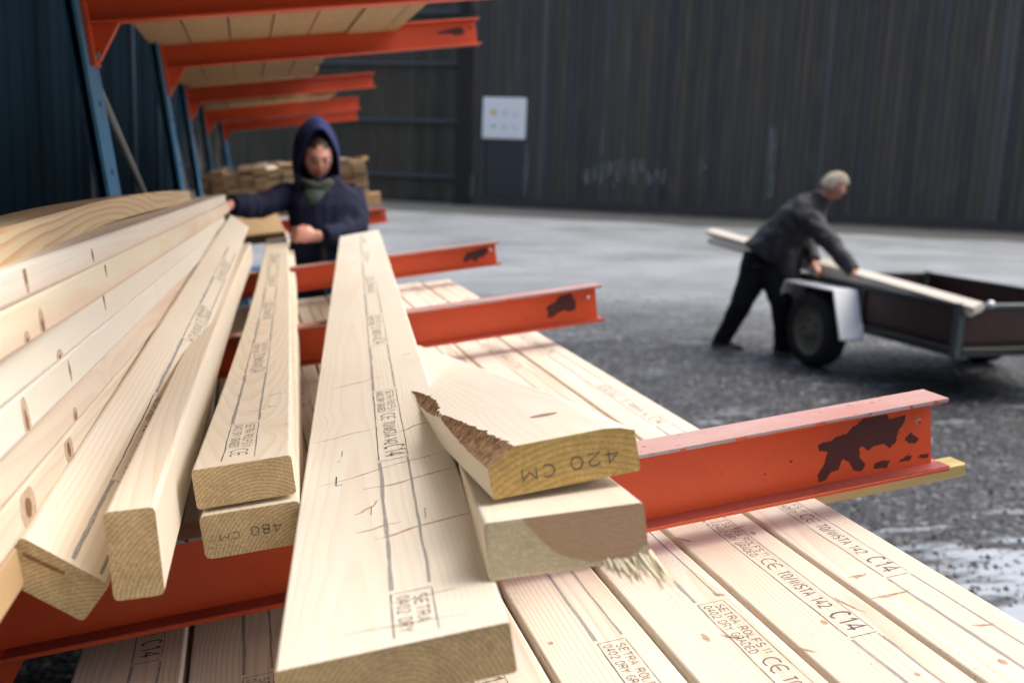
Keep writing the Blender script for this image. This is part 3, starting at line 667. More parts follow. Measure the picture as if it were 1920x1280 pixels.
# ---- stamped print: text and ruled lines lying 0.3 mm above the face
def arcp(cx_, cy_, rx, ry, a0, a1, n=8): return [(cx_+rx*math.cos(rad(a0+(a1-a0)*k/n)), cy_+ry*math.sin(rad(a0+(a1-a0)*k/n))) for k in range(n+1)]
GL = {'S': [arcp(.3, .76, .27, .24, 40, 270, 9)[:-1] + arcp(.3, .25, .28, .26, 90, -140, 9)], 'E': [[(.55, 1), (.03, 1), (.03, 0), (.57, 0)], [(.03, .52), (.5, .52)]], 'T': [[(0, 1), (.6, 1)], [(.3, 1), (.3, 0)]],
      'R': [[(.03, 0), (.03, 1), (.33, 1)] + arcp(.33, .75, .24, .25, 90, -90, 6) + [(.03, .5)], [(.33, .5), (.6, 0)]], 'A': [[(0, 0), (.3, 1), (.6, 0)], [(.11, .34), (.49, .34)]],
      'O': [arcp(.31, .5, .29, .5, 0, 360, 16)], 'L': [[(.03, 1), (.03, 0), (.53, 0)]], 'F': [[(.55, 1), (.03, 1), (.03, 0)], [(.03, .52), (.48, .52)]], '0': [arcp(.29, .5, .26, .5, 0, 360, 16)],
      '4': [[(.42, 0), (.42, 1), (0, .3), (.6, .3)]], '2': [arcp(.29, .72, .26, .28, 165, -25, 8) + [(.02, 0), (.57, 0)]], 'D': [[(.03, 0), (.03, 1), (.25, 1)] + arcp(.25, .5, .32, .5, 90, -90, 10) + [(.03, 0)]],
      'Y': [[(0, 1), (.3, .5), (.6, 1)], [(.3, .5), (.3, 0)]], 'G': [arcp(.32, .5, .29, .5, 45, 350, 14) + [(.6, .46), (.36, .46)]], '1': [[(.1, .78), (.32, 1), (.32, 0)]], '/': [[(0, -.05), (.45, 1.05)]],
      'I': [[(.15, 1), (.15, 0)]], 'N': [[(.03, 0), (.03, 1), (.55, 0), (.55, 1)]], 'C': [arcp(.33, .5, .30, .5, 50, 310, 14)], 'M': [[(.03, 0), (.03, 1), (.34, .35), (.65, 1), (.65, 0)]], '8': [arcp(.29, .75, .22, .25, 0, 360, 12), arcp(.29, .25, .26, .26, 0, 360, 12)], ' ': []}
GW = {'I': .30, '1': .48, '/': .45, 'M': .68, ' ': .35}
def text_w(t): return sum(GW.get(c, .60)+.20 for c in t)-.20
def add_text(bm, t, origin, ex, ey, size, sx=1.0, pen=.13):
    """print made of pen strokes; origin: left end of baseline; ex reading direction, ey letter-up"""
    o, ex, ey = Vector(origin), Vector(ex), Vector(ey); x0 = 0; h = pen*size/2
    for c in t:
        for st in GL[c]:
            P = [o + ex*((x0+x)*size*sx) + ey*(y*size) for x, y in st]; nz = ex.cross(ey); prev = None
            for i, p in enumerate(P):
                d = (P[min(i+1, len(P)-1)]-P[max(i-1, 0)])
                if d.length < 1e-9: d = P[1]-P[0]
                if 0 < i < len(P)-1:      # mitred corner
                    d1, d2 = (P[i]-P[i-1]).normalized(), (P[i+1]-P[i]).normalized(); q_ = nz.cross(d1+d2); 
                    if q_.length < 1e-6: q_ = nz.cross(d1)
                    q_.normalize(); k = min(2.0, 1/max(.35, abs(q_.dot(nz.cross(d1))))); off = q_*h*k
                else: off = nz.cross(d).normalized()*h
                q = (bm.verts.new(p-off), bm.verts.new(p+off))
                if prev: bm.faces.new((prev[0], prev[1], q[1], q[0]))
                prev = q
        x0 += GW.get(c, .60)+.20
def add_line(bm, a, b, w, z, wob=0.0, seed=0):
    a, b = Vector((*a, z)), Vector((*b, z)); L = (b-a).length; d = (b-a)/L; p = Vector((-d.y, d.x, 0)); n = max(1, int(L/0.02)); prev = None
    for i in range(n+1):
        c = a + d*(L*i/n) + p*(wob*noise.noise(Vector((seed*3.1, i*0.35, 0))))
        h = w/2*(0.8+0.4*random.random()); q = (bm.verts.new(c-p*h), bm.verts.new(c+p*h))
        if prev: bm.faces.new((prev[0], prev[1], q[1], q[0]))
        prev = q
def stamp(o, xc, ystart, L, w=0.037, ends=(0.0, 9.9), period=0.78, blen=0.385, bow=(0, 0), z=0.0003, strong=1.0):
    """printed boxes repeated along the board; ystart = far end of one box, reading towards the near end; up = +X"""
    xl, xr = xc-w/2, xc+w/2; k0 = -2
    def clip_line(bm, ln):
        (x0, y0), (x1, y1), lw = ln; y0c, y1c = min(max(y0, ends[0]), ends[1]), min(max(y1, ends[0]), ends[1])
        if x0 != x1 and (y0 < ends[0] or y0 > ends[1]): return
        if x0 == x1 and abs(y0c-y1c) < .004: return
        add_line(bm, (x0, y0c), (x1, y1c), lw, z, 0.0012 if x0 == x1 else 0, int(x0*1000)+int(y0*10))
    def done(bm, nm, m):
        if not bm.verts: bm.free(); return
        if bow != (0, 0):
            for v in bm.verts: q = v.co.y/L; v.co.z += bowf(q, bow[0]); v.co.x += bowf(q, bow[1])
        from_bm(nm, bm, o, [m])
    while ystart + (k0+1)*period - period < ends[1] + period:
        k0 += 1; yf = ystart + k0*period; yn = yf - blen
        if yn - (period-blen) > ends[1] or yf < ends[0]: 
            if yf > ends[1]: break
            continue
        bm = bmesh.new()
        for ln in [((xl, yf), (xr, yf), .0012), ((xl, yn), (xr, yn), .0015), ((xl, yf), (xl, yn+.004), .0015), ((xr, yf-.002), (xr, yn+.006), .0011)]: clip_line(bm, ln)
        def arc(cx_, cy_, r, a0, a1, w_):
            prev = None; n = 18
            for i in range(n+1):
                a = a0+(a1-a0)*i/n; c, s_ = math.cos(a), math.sin(a)
                q = tuple(bm.verts.new((cx_+s_*rr_, cy_-c*rr_, z)) for rr_ in (r-w_/2, r+w_/2))
                if prev: bm.faces.new((prev[0], prev[1], q[1], q[0]))
                prev = q
        for t_, x, y, sz, wd in [('SETRA ROLFS', xl+.0205, yf-.010, .0108, .115), ('0402 DRY GRADED', xl+.0050, yf-.007, .0108, .128), ('11', xl+.0215, yf-.131, .0090, .010), ('CE', xl+.0075, yf-.150, .0270, .034), ('TO/INSTA 142', xl+.0100, yf-.196, .0165, .112), ('C14', xl+.0090, yn+.0600, .0250, .046)]:
            if y > ends[1]: continue
            if t_ == 'CE':
                if y-wd < ends[0]: continue
                for k in (0, 1):
                    cy_ = y-.0105-k*.0175; arc(x+.011, cy_, .0098, rad(60), rad(300), .0021)
                add_line(bm, (x+.011, cy_+.008), (x+.011, cy_-.003), .002, z); continue
            t2 = t_
            if y - wd < ends[0]:       # cut off at the board's end
                t2 = t_[:max(0, int(len(t_)*(y-ends[0])/wd))]
                if not t2.strip(): continue
            add_text(bm, t2, (x, y, z), (0, -1, 0), (1, 0, 0), sz, wd/(text_w(t_)*sz))
        done(bm, 'stamp_print', INK)
        for ln in (((xl+.001, yn-.004), (xl+.001, yn-(period-blen)+.008), .0046*strong), ((xr-.001, yn-.004), (xr-.001, yn-(period-blen)+.010), .0030*strong)):
            bb = bmesh.new(); clip_line(bb, ln); done(bb, 'ruled_bar', BAR)
def end_text(o, s, x, z, size, sx=1.0, y=-0.0004):
    bm = bmesh.new(); add_text(bm, s, (x, y, z), (-1, 0, 0), (0, 0, -1), size, sx)
    return from_bm('end_print', bm, o, [INK])

# ---- package under the arms
GP = 'boards of the top layer of the big package'
edges = [0.816, 0.684, 0.543, 0.4035, 0.2605, 0.120, -0.022, -0.165, -0.312]
plab = ['outermost board of the big package, at its right edge over the gravel', 'second board from the right edge of the big package, full stamp readable',
        'third board from the right edge of the big package', 'fourth board from the right of the big package, oval grain near its end', 'fifth board from the right of the big package, beside the widest board',
        'big package board hidden largely beneath the widest board', 'second board from the left edge of the big package, in reddish shade', 'leftmost board of the big package, in shade under the nearest orange arm']
dn = [0.0, 0.001, 0.0015, 0.0, -0.001, 0.0, -0.004, 0.0]
stx = [0.010, 0.0165, 0.030, 0.020, 0.0, 0.01, 0.018, 0.022]
sty = [1.46, 1.345, 1.11, 1.075, 1.40, 1.3, 1.19, 1.665]
for i in range(8):
    ur, ul = edges[i], edges[i+1]; W = ur-ul-0.007; uc = (ur+ul)/2; y0 = 0.35 + 0.02*((i*7) % 5); y1 = 4.36 + 0.01*((i*3) % 4)
    dark_under = W_PINK
    o = board('package_board', plab[i], rk(uc, y0, -0.63+dn[i]), rk(uc, y1, -0.63+dn[i]), W, 0.045, mats=(W_PINK, E_FAR), group=GP, r=0.004, cat='board', bow=(0.0, 0.0))
    if i < 7: o2 = board('package_board', None, rk(uc, y0, 0), rk(uc, y1, 0), W, 0.045, mats=(W_PINK, E_FAR), r=0.004) if False else None
    stamp(o, stx[i]*1.0, sty[i]-y0, y1-y0, w=0.037, ends=(0.0, y1-y0), strong=1.0)
PK = [o for o in COL.objects if o.name.startswith('package_board')]
def pk_local(px, py):
    r = ray(px, py); Mi = RACK.inverted(); ro, rd = Mi @ CAM, Mi.to_3x3() @ r; t = -0.63/rd.z; p = ro + rd*t
    for q in range(8):
        if edges[q+1] < p.x <= edges[q]: 
            return q, p.x-(edges[q]+edges[q+1])/2, p.y-(0.35+0.02*((q*7) % 5))
pend = []
for a_, b_, w_ in [((1590, 1082), (1750, 1058), .006), ((1632, 1122), (1712, 1106), .005), ((1822, 1172), (1868, 1170), .004), ((1335, 1114), (1362, 1118), .006), ((1560, 1120), (1620, 1150), .004), ((1268, 1008), (1300, 1018), .004), ((1400, 985), (1445, 972), .003), ((1655, 1192), (1690, 1218), .003), ((1500, 1215), (1530, 1225), .004), ((1350, 1192), (1395, 1200), .005)]:
    pend.append((pk_local(*a_), pk_local(*b_), w_))
# second layer, glimpsed through the gaps
for i in range(8):
    ur, ul = edges[i]-0.005, edges[i+1]-0.005; uc = (ur+ul)/2
    board('package_board', 'board of the second layer, glimpsed in the gaps under the top layer of the package', rk(uc, 0.4, -0.702), rk(uc, 4.3, -0.702), ur-ul-0.008, 0.045, mats=(W_PINK, E_FAR), group='boards of the second layer of the big package', r=0.004)
for k, (Y, u1) in enumerate(((1.50, 1.19), (2.95, 0.86), (4.1, 0.86))):
    board('bearer_batten', ['greenish yellow batten poking out under the nearest orange arm tip', 'bearer batten between package layers beneath the second orange arm', 'bearer batten between package layers at its far end'][k],
          rk(u1, Y, -0.676), rk(-0.31, Y, -0.676), 0.045, 0.025, mats=(W_YB, E_GOLD), cat='batten')
for k, Y in enumerate((1.38, 2.85, 4.12)):
    board('bearer_block', ['thick bearer carrying the package near the front', 'thick bearer carrying the package in its middle', 'thick bearer carrying the package at its far end'][k],
          rk(0.80, Y, -0.748), rk(-0.31, Y, -0.748), 0.09, 0.149, mats=(W_TAN, E_FAR), cat='bearer')

# ---- the widest board in the middle
a0 = (at(513, 1258, .778)+at(955, 1165, .80))/2; a1 = (at(637, 437, 4.79)+at(710, 437, 4.79))/2
wx = at(955, 1165, .80)-at(513, 1258, .778); upv = wx.cross(YY).normalized(); upv = upv if upv.z > 0 else -upv
ctr = board('wide_board', 'widest board, lying flat in the middle with its sawn end nearest the camera', a0, a1, wx.length, 0.045, upv=upv, mats=(W_PALE, E_OLIVE), seg=3, r=0.003, rag=0.0008, twist=0.02)
stamp(ctr, 0.020, 0.093, 4.0, ends=(0.012, 4.0), period=0.765, blen=0.375, strong=0.9)
end_text(ctr, '420 CM', 0.060, -0.032, 0.022)
def streaks(o, items, seed=1):
    """thin resin and knot streaks: (x0, y0, x1, y1, width)"""
    for i, (x0, y0, x1, y1, w_) in enumerate(items):
        bm = bmesh.new()
        n = 12; prev = None; d = Vector((x1-x0, y1-y0, 0)); L = d.length; d /= L; p = Vector((-d.y, d.x, 0))
        for k in range(n+1):
            s = k/n; c = Vector((x0, y0, 0.0002+i*0.00002)) + d*(L*s) + p*(noise.noise(Vector((seed, i*2.3, s*2.5)))*w_*2.2); h = w_/2*math.sin(math.pi*min(max(s, .04), .96))**0.6*(0.7+0.6*random.random())
            q = (bm.verts.new(c-p*h), bm.verts.new(c+p*h))
            if prev: bm.faces.new((prev[0], prev[1], q[1], q[0]))
            prev = q
        from_bm('knot_streak', bm, o, [STREAK])
streaks(ctr, [(-.075, .43, .088, .475, .003), (-.02, .385, .088, .40, .0045), (-.03, .255, .02, .262, .003), (-.01, .23, .09, .252, .005), (-.03, .31, .0, .34, .004), (.0, .075, .06, .083, .002), (-.04, .035, .065, .03, .002), (-.085, .62, .0, .64, .003), (.03, .60, .088, .63, .004), (-.07, .93, .02, .96, .004), (.06, 1.1, .088, 1.12, .004)])
bm = bmesh.new()
for (x0, y0, x1, y1, w_) in [(-.052, .42, -.052, .455, .0013), (-.052, .42, -.044, .420, .0013), (-.052, .515, -.048, .515, .0012), (-.046, .535, -.046, .56, .0008), (.045, .26, .046, .29, .0009), (-.012, .30, -.011, .325, .0007)]: add_line(bm, (x0, y0), (x1, y1), w_, 0.0003)
from_bm('pencil_mark', bm, ctr, [simple('black_pencil', (0.02, 0.02, 0.025), 0.6)])
bm = bmesh.new(); rr = random.Random(2)
for k in range(7):
    p = Vector((0.093, 0.62+rr.uniform(-.01, .01), -0.002)); d = Vector((rr.uniform(.2, 1), rr.uniform(-.8, .5), rr.uniform(-.2, .7))).normalized(); bm_tube(bm, [p, p+d*.004, p+d*rr.uniform(.007, .012)], [.0012, .0009, .0002], 4)
from_bm('splinter', bm, ctr, [W_PALE])

for A_, B_, w_ in pend:
    if not A_: continue
    B_ = B_ or (99, 0, 0)
    (q, x0, y0), (q2, x1, y1) = A_, B_
    if q != q2: x1 = x0 + math.copysign(.028, .01-x0); y1 = y0-.004
    if True: streaks(PK[q], [(x0, y0, x1, y1, w_), (x0+.2*(x1-x0), y0-.002, x0+.7*(x1-x0), y0+.7*(y1-y0)-.002, w_*.6)], 3)
for px, py, ra, rb_ in [(1323, 1197, .0035, .010), (1412, 1000, .003, .006), (1545, 1167, .003, .006), (1880, 1240, .004, .006), (1032, 1205, .003, .004), (1720, 1265, .003, .003)]:
    q = pk_local(px, py)
    if q: bm = bmesh.new(); bm.faces.new([bm.verts.new((q[1]+ra*math.cos(k*math.tau/14)*(1+.3*random.random()), q[2]+rb_*math.sin(k*math.tau/14)*(1+.3*random.random()), .0002)) for k in range(14)]); from_bm('knot', bm, PK[q[0]], [STREAK])
# ---- two boards stamped 480 left of it
p0 = (at(358, 877, 1.13)+at(545, 857, 1.15))/2; p1 = (at(501, 436, 5.6)+at(537, 433, 5.6))/2
b480 = board('stacked_board', 'upper of the two stacked boards left of the widest board, plain sawn end', p0, p1, 0.112, 0.047, mats=(W_CREAM, E_OLIVE), bow=(-0.045, 0.0), r=0.004, roll=0.0)
stamp(b480, -0.005, 1.02, (p1-p0).length, ends=(0.02, 3.5), bow=(-0.045, 0), period=0.8)
streaks(b480, [(.02, .335, .05, .345, .003), (.0, .25, .04, .262, .003), (.015, .27, .03, .262, .004)])
q0 = (at(381, 962, 1.14)+at(555, 944, 1.14))/2; q1 = (at(512, 452, 5.5)+at(548, 449, 5.5))/2
b480b = board('stacked_board', 'lower of the two stacked boards left of the widest board, end printed with its length', q0, q1, 0.113, 0.052, mats=(W_CREAM, E_OLIVE), bow=(-0.040, 0.0), r=0.006)
end_text(b480b, '480', 0.032, -0.0220, 0.0105, 1.5); end_text(b480b, 'CM', -0.015, -0.0245, 0.0080, 1.9)

# ---- board on its narrow edge
p0 = (at(196, 960, .93)+at(287, 950, .93))/2; p1 = at(461, 456, 4.4)
board('edge_standing_board', 'board standing on its narrow edge over the nearest orange arm, curved end grain', p0, p1, 0.046, 0.088, upv=NN, mats=(W_CREAM, E_OLIVE), bow=(-0.02, -0.018), r=0.005, roll=rad(3))
# ---- rolled stamped board
c0 = at(39, 1005, .93); c1 = at(206, 1096, .957); wx = c1-c0; p0 = (c0+c1)/2; p1 = (at(430, 408, 4.2)+at(470, 420, 4.2))/2
upv = wx.cross(p1-p0).normalized(); upv = upv if upv.z > 0 else -upv
rb = board('tilted_board', 'board tilted onto its corner at the left, dark streak across its end', p0, p1, wx.length, 0.045, upv=upv, mats=(W_CREAM, E_OLIVE), r=0.005, seg=12)
stamp(rb, 0.020, 0.62, 3.0, ends=(0.01, 2.5), period=0.8, w=0.032)
bm = bmesh.new(); add_line(bm, (-0.036, -0.013), (0.006, -0.012), 0.0035, 0, 0.003, 4)
for v in bm.verts: v.co = Vector((v.co.x, -0.0004, v.co.y))
from_bm('dark_streak', bm, rb, [KNOT])
def dots(o, items):
    bm = bmesh.new()
    for (x, y, ra, rb_) in items:
        n = 14; bm.faces.new([bm.verts.new((x+ra*math.cos(k*math.tau/n)*(1+.12*random.random()), y+rb_*math.sin(k*math.tau/n)*(1+.12*random.random()), 0.00025)) for k in range(n)])
    return from_bm('knot', bm, o, [KNOT])

# ---- the stack at the left: flat boards whose edges face the camera
S0 = at(0, 508, .9); S1 = at(422, 368, 4.0); sd_ = (S1-S0).normalized()
ys_px = [508, 580, 672, 762, 855, 952, 1046]; far_d = [4.0, 4.08, 3.95, 4.02, 4.1, 4.0, 4.05]
slab = ['second board from the top of the left stack, dark knot on its edge', 'third board from the top of the left stack, cream over pink edge', 'fourth board from the top of the left stack, palest edge',
        'fifth board from the top of the left stack, one long oval knot', 'sixth board from the top of the left stack, pinkish edge with faint rings', 'seventh board from the top of the left stack, two resinous knots', 'lowest board of the left stack, partly under the tilted board']
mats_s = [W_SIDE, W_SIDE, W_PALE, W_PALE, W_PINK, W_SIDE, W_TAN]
WP = wood_mat('pine_pink_edge', (0.75, 0.64, 0.52), (0.62, 0.45, 0.31), (-0.10, -0.02), 0.0040, 0.4, stain=(0.62, 0.38, 0.26), stain_amt=0.5)
mats_s[4] = WP
mats_s[0] = wood_mat('edge_cream_over_pink', (0.78, 0.73, 0.64), (0.68, 0.56, 0.42), (-0.08, -0.02), 0.0040, 0.35, stain=(0.68, 0.5, 0.38), stain_amt=0.3, band=(-0.026, (0.72, 0.56, 0.46), .6))
mats_s[1] = wood_mat('edge_yellow_over_pink', (0.77, 0.70, 0.54), (0.66, 0.52, 0.34), (-0.08, -0.02), 0.0040, 0.35, stain=(0.68, 0.44, 0.33), stain_amt=0.45, band=(-0.030, (0.70, 0.50, 0.38), .7))
mats_s[5] = wood_mat('edge_pink_over_cream', (0.76, 0.68, 0.54), (0.64, 0.48, 0.32), (-0.08, -0.02), 0.0045, 0.5, stain=(0.68, 0.46, 0.32), stain_amt=0.5)
offs = [0.0, 0.003, -0.002, 0.002, -0.001, 0.003, 0.006]
left_boards = []
for i, yp in enumerate(ys_px):
    T = (0.036, .045, .045, .045, .046, .045, .045)[i]; W = 0.118
    A_ = at(0, yp, .9); d = (at(545, 322, 1.0)-CAM).normalized()
    t1 = (far_d[i]-.9)/d.dot(FW); t0 = -0.48
    Aright0 = A_ + d*t0; Aright1 = A_ + d*t1
    # right top edge -> centre of the top face
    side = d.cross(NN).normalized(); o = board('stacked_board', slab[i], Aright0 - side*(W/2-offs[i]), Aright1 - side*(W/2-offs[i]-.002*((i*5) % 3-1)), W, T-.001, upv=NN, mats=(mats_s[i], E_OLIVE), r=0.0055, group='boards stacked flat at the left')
    left_boards.append(o)
    # knots on the facing edge (local x=+W/2 face)
    kk = {0: [(.56, -.012, .004, .011), (.9, -.02, .004, .005)], 1: [(.60, -.034, .006, .010), (.98, -.008, .0035, .008), (.535, -.04, .006, .006)], 2: [(1.0, -.008, .004, .010), (.70, -.041, .008, .006), (.62, -.044, .005, .003)],
                            3: [(.545, -.030, .006, .014), (.75, -.02, .003, .007)], 4: [(.78, -.036, .006, .006)], 5: [(.74, -.018, .010, .010), (.55, -.024, .013, .012)], 6: [(.6, -.02, .01, .01)]}[i]
    for (yy, z, ra, rb_) in kk:
        bm = bmesh.new(); bm.faces.new([bm.verts.new((W/2+.00015, yy+ra*2.1*math.cos(k*math.tau/18), max(-T+.006, min(-.006, z+rb_*1.9*math.sin(k*math.tau/18))))) for k in range(18)])
        from_bm('knot_halo', bm, o, [HALO])
        bm = bmesh.new(); bm.faces.new([bm.verts.new((W/2+.0003, yy+ra*.7*math.cos(k*math.tau/14)*(1+.3*random.random()), max(-T+.005, min(-.005, z+rb_*.75*math.sin(k*math.tau/14)*(1+.25*random.random()))))) for k in range(14)])
        from_bm('knot', bm, o, [KNOT])
# bowed board on top
cpts = [(0, 430, .98), (133, 393, 1.47), (210, 373, 1.9), (300, 359, 2.5), (355, 357, 3.55)]
Wd, Tt = 0.118, 0.043
P = [at(*c) for c in cpts]; start = P[0] + (P[0]-P[1]).normalized()*0.45; P = [start] + P
def catmull(P, n):
    out = []; Q = [P[0]*2-P[1]] + P + [P[-1]*2-P[-2]]
    for i in range(1, len(Q)-2):
        for k in range(n):
            t = k/n; a, b_, c, d = Q[i-1], Q[i], Q[i+1], Q[i+2]
            out.append(0.5*((2*b_)+(c-a)*t+(2*a-5*b_+4*c-d)*t*t+(3*b_-a-3*c+d)*t**3))
    return out + [P[-1]]
path = catmull(P, 6); y_ = (P[-1]-P[0]).normalized(); x_ = y_.cross(NN).normalized(); z_ = x_.cross(y_)
Mb = Matrix.Translation(P[0]) @ Matrix((x_, y_, z_)).transposed().to_4x4(); Mi = Mb.inverted()
bm = bmesh.new(); rings = []; r_ = 0.003
for p in path:
    q = Mi @ p; rings.append([bm.verts.new((q.x+a, q.y, q.z+c)) for a, c in ((0, -r_), (-r_, 0), (-Wd+r_, 0), (-Wd, -r_), (-Wd, -Tt+r_), (-Wd+r_, -Tt), (-r_, -Tt), (0, -Tt+r_))])
for i in range(len(rings)-1):
    for k in range(8): bm.faces.new((rings[i][k], rings[i][(k+1) % 8], rings[i+1][(k+1) % 8], rings[i+1][k]))
for f in (bm.faces.new(rings[0]), bm.faces.new(rings[-1][::-1])): f.material_index = 1
bmesh.ops.recalc_face_normals(bm, faces=bm.faces)
tb = from_bm('bowed_board', bm, None, [W_YELL, E_OLIVE], Mb); tag(tb, 'bowed yellowish board with looping grain on top of the left stack', 'board')

# ---- the 420 board on its block of boards at the right
def waneE(y):
    wl = wr = None
    if y < 0.70:
        lobe = (0.028*max(0, 1-(y/0.34)**1.5) if y < 0.34 else 0) + (0.016*math.sin(math.pi*min(1, (y-0.34)/0.33))**0.8 if 0.34 < y < 0.67 else 0)
        lobe += 0.0055*noise.noise(Vector((0, y*45, 0))) + 0.0035*noise.noise(Vector((3, y*190, 0)))
        if lobe > 0.002: wl = (lobe, min(0.017, lobe*0.6+0.004))
    if y < 0.34:
        w_ = 0.031*(1-y/0.34)+0.002*noise.noise(Vector((9, y*50, 0)))
        if w_ > 0.002: wr = (w_, w_*0.22)
    return wl, wr
e0l, e0r = at(909, 846, .94), at(1189, 793, .966); wx = e0r-e0l; p0 = (e0l+e0r)/2; p1 = at(736, 655, 2.75)
upv = wx.cross(p1-p0).normalized(); upv = upv if upv.z > 0 else -upv
E420 = board('waney_board', 'board with a bark-edged corner lying slanted on top, end printed with its length', p0, p1, wx.length, 0.047, upv=upv, mats=(W_PALE, E_GOLD), r=0.003, wane=waneE)
end_text(E420, '420', 0.054, -0.0215, 0.0120, 1.85); end_text(E420, 'CM', -0.010, -0.0235, 0.0115, 1.95)
bm = bmesh.new(); bm.faces.new([bm.verts.new((0.021+.016*math.cos(k*math.tau/16), 0.155+.011*math.sin(k*math.tau/16), .0002)) for k in range(16)]); from_bm('knot', bm, E420, [simple('pale_knot', (0.36, 0.24, 0.17), 0.6, sc=200)])
f0l, f0r = at(906, 982, .87), at(1206, 940, .892); wx = f0r-f0l; p0 = (f0l+f0r)/2; p1 = p0 + (at(736, 573, 1.0)-CAM).normalized()*1.5
upv = wx.cross(p1-p0).normalized(); upv = upv if upv.z > 0 else -upv
F_ = board('supporting_board', 'board under the bark-edged one, reddish heartwood and torn splinters on its end', p0, p1, wx.length, 0.051, upv=upv, mats=(W_SIDE, E_HEART), r=0.004, rag=0.0006)
bm = bmesh.new(); rr = random.Random(8); W_ = wx.length/2
for k in range(110):
    x = W_ - 0.042 + 0.046*rr.random(); base = Vector((x, rr.uniform(0.0, .004), -0.051+rr.uniform(-0.001, .004))); ln = rr.uniform(.012, .030)*(0.35+0.9*(x-W_+.042)/.046)
    d = Vector((0.40+0.25*rr.uniform(-1, 1), -0.30+rr.uniform(-.2, .2), -0.85)).normalized(); w_ = rr.uniform(.0008, .0024)
    bm_tube(bm, [base-d*.003, base+d*ln*.5, base+d*ln], [(w_, w_*.5), (w_*.9, w_*.45), (w_*.3, w_*.2)], 5)
from_bm('splinter', bm, F_, [simple('torn_wood', (0.80, 0.72, 0.52), 0.8, sc=300, var=0.25)])
bm = bmesh.new(); rr = random.Random(12)
for k in range(70):
    x = -W_ + 2*W_*rr.random(); base = Vector((x, rr.uniform(-.001, .003), -0.0505)); d = Vector((rr.uniform(-.3, .3), -0.4, -0.7)).normalized(); bm_tube(bm, [base, base+d*rr.uniform(.001, .0035)], [.0006, .0002], 4)
from_bm('saw_fibre', bm, F_, [simple('saw_fibre', (0.60, 0.52, 0.34), 0.8)])
g0 = at(853, 882, 1.22)
pd_ = (at(700, 545, 1.0)-CAM).normalized()
board('pink_board', 'narrow pinkish board squeezed between the widest board and the bark-edged one', g0 + UU*0.012 - NN*0.004, g0 + UU*0.012 + pd_*0.9, 0.022, 0.03, mats=(WP, E_GOLD), r=0.004)

# ---- boards on the upper arms
GU = 'boards lying on the upper arms'
ub = [(-0.205, 0.145), (-0.055, 0.145), (0.095, 0.145), (0.245, 0.145), (0.395, 0.145), (0.545, 0.143), (0.650, 0.06)]
ul = ['innermost board on the upper arms, next to the blue columns', 'second board from the columns on the upper arms', 'third board from the columns on the upper arms', 'middle board of those on the upper arms', 'fourth board from the columns edge outwards on the upper arms', 'second outermost board on the upper arms', 'narrow outermost board on the upper arms']
for i, (uc, W) in enumerate(ub):
    y1 = 6.15 if i < 5 else 4.9
    board('shelf_board', ul[i], rk(uc, 1.05, 0.51), rk(uc, y1, 0.47), W-0.001, 0.045, mats=(W_TAN, E_FAR), group=GU, r=0.0015)
def bundle(Y, ntop_arm, u0, u1, h, L, grp, lab, name='shelf_board', bw=0.095, bt=0.024, seed=1, tip=None, yj=0.05, mats=(W_TAN, E_FAR)):
    rr = random.Random(seed); nr = int(h/bt); nc = int((u1-u0)/bw); protos = []
    for k in range(5):
        bm = bmesh.new(); vs = bm_box(bm, (-bw/2+.002, 0, 0), (bw/2-.002, L, bt-.0025), 0.0015)
        for f in bm.faces: f.material_index = 0
        bmesh.ops.recalc_face_normals(bm, faces=bm.faces); bm.faces.ensure_lookup_table()
        for f in bm.faces:
            if abs(f.normal.y) > .9: f.material_index = 1
        me = bpy.data.meshes.new(name); bm.to_mesh(me); bm.free(); me.materials.append(mats[0]); me.materials.append(mats[1]); protos.append(me)
    for r in range(nr):
        for c in range(nc):
            if r == nr-1 and rr.random() < .3: continue
            o = bpy.data.objects.new(name, protos[rr.randrange(5)]); COL.objects.link(o)
            o.matrix_world = RACK @ Matrix.Translation((u0+bw*(c+.5)+rr.uniform(-.004, .004), Y+rr.uniform(-yj, yj), ntop_arm+.002+r*bt)) @ Matrix.Rotation(rad(rr.uniform(-.25, .25)), 4, 'Z')
            tag(o, lab, 'board', grp)
bundle(6.2, 0.442, -0.25, 0.55, 0.075, 2.4, 'thin boards on the third upper arm', 'thin board in the shallow bundle on the third upper arm', seed=4)
bundle(8.3, 0.40, -0.25, 0.80, 0.05, 2.2, 'thin boards on the fourth upper arm', 'thin board in the low bundle on the fourth upper arm', seed=5)
W_OLD = wood_mat('pine_old', (0.46, 0.36, 0.23), (0.28, 0.18, 0.10), (0, -.1), .004, .5)
E_OLD1 = end_mat('end_old_a', (0.40, 0.30, 0.17), (0.24, 0.16, 0.085)); 
def var_end():
    m, nt, b = new_mat('end_old_mixed', 0.8)
    oi = nt.nodes.new('ShaderNodeObjectInfo'); n = noise_n(nt, obj_vec(nt, (60,)*3), 1, 3)
    c = ramp(nt, oi.outputs['Random'], [(0, (0.20, 0.11, 0.05)), (0.3, (0.36, 0.26, 0.14)), (0.7, (0.46, 0.36, 0.21)), (1, (0.30, 0.17, 0.08))])
    nt.links.new(mixc(nt, mth(nt, 'MULTIPLY', n, .5), c, (0.12, .07, .04)), b.inputs['Base Color']); return m
bundle(7.25, -0.355, -0.34, 0.93, 0.262, 3.0, 'board ends in the far stack behind the hooded person', 'brown board end showing in the far stack behind the hooded person', seed=6, yj=.02, bw=0.098, bt=0.0262, mats=(W_OLD, var_end()))
board('loose_board', 'pale board end poking up on the far stack left of the hooded person', at(515, 316, 7.2), at(490, 305, 9.4), 0.10, 0.03, mats=(W_PALE, W_PALE))
board('loose_board', 'thin stick lying across the far stack right of the hooded person', at(684, 293, 7.3), at(640, 300, 7.6), 0.05, 0.028, mats=(W_TAN, E_FAR))
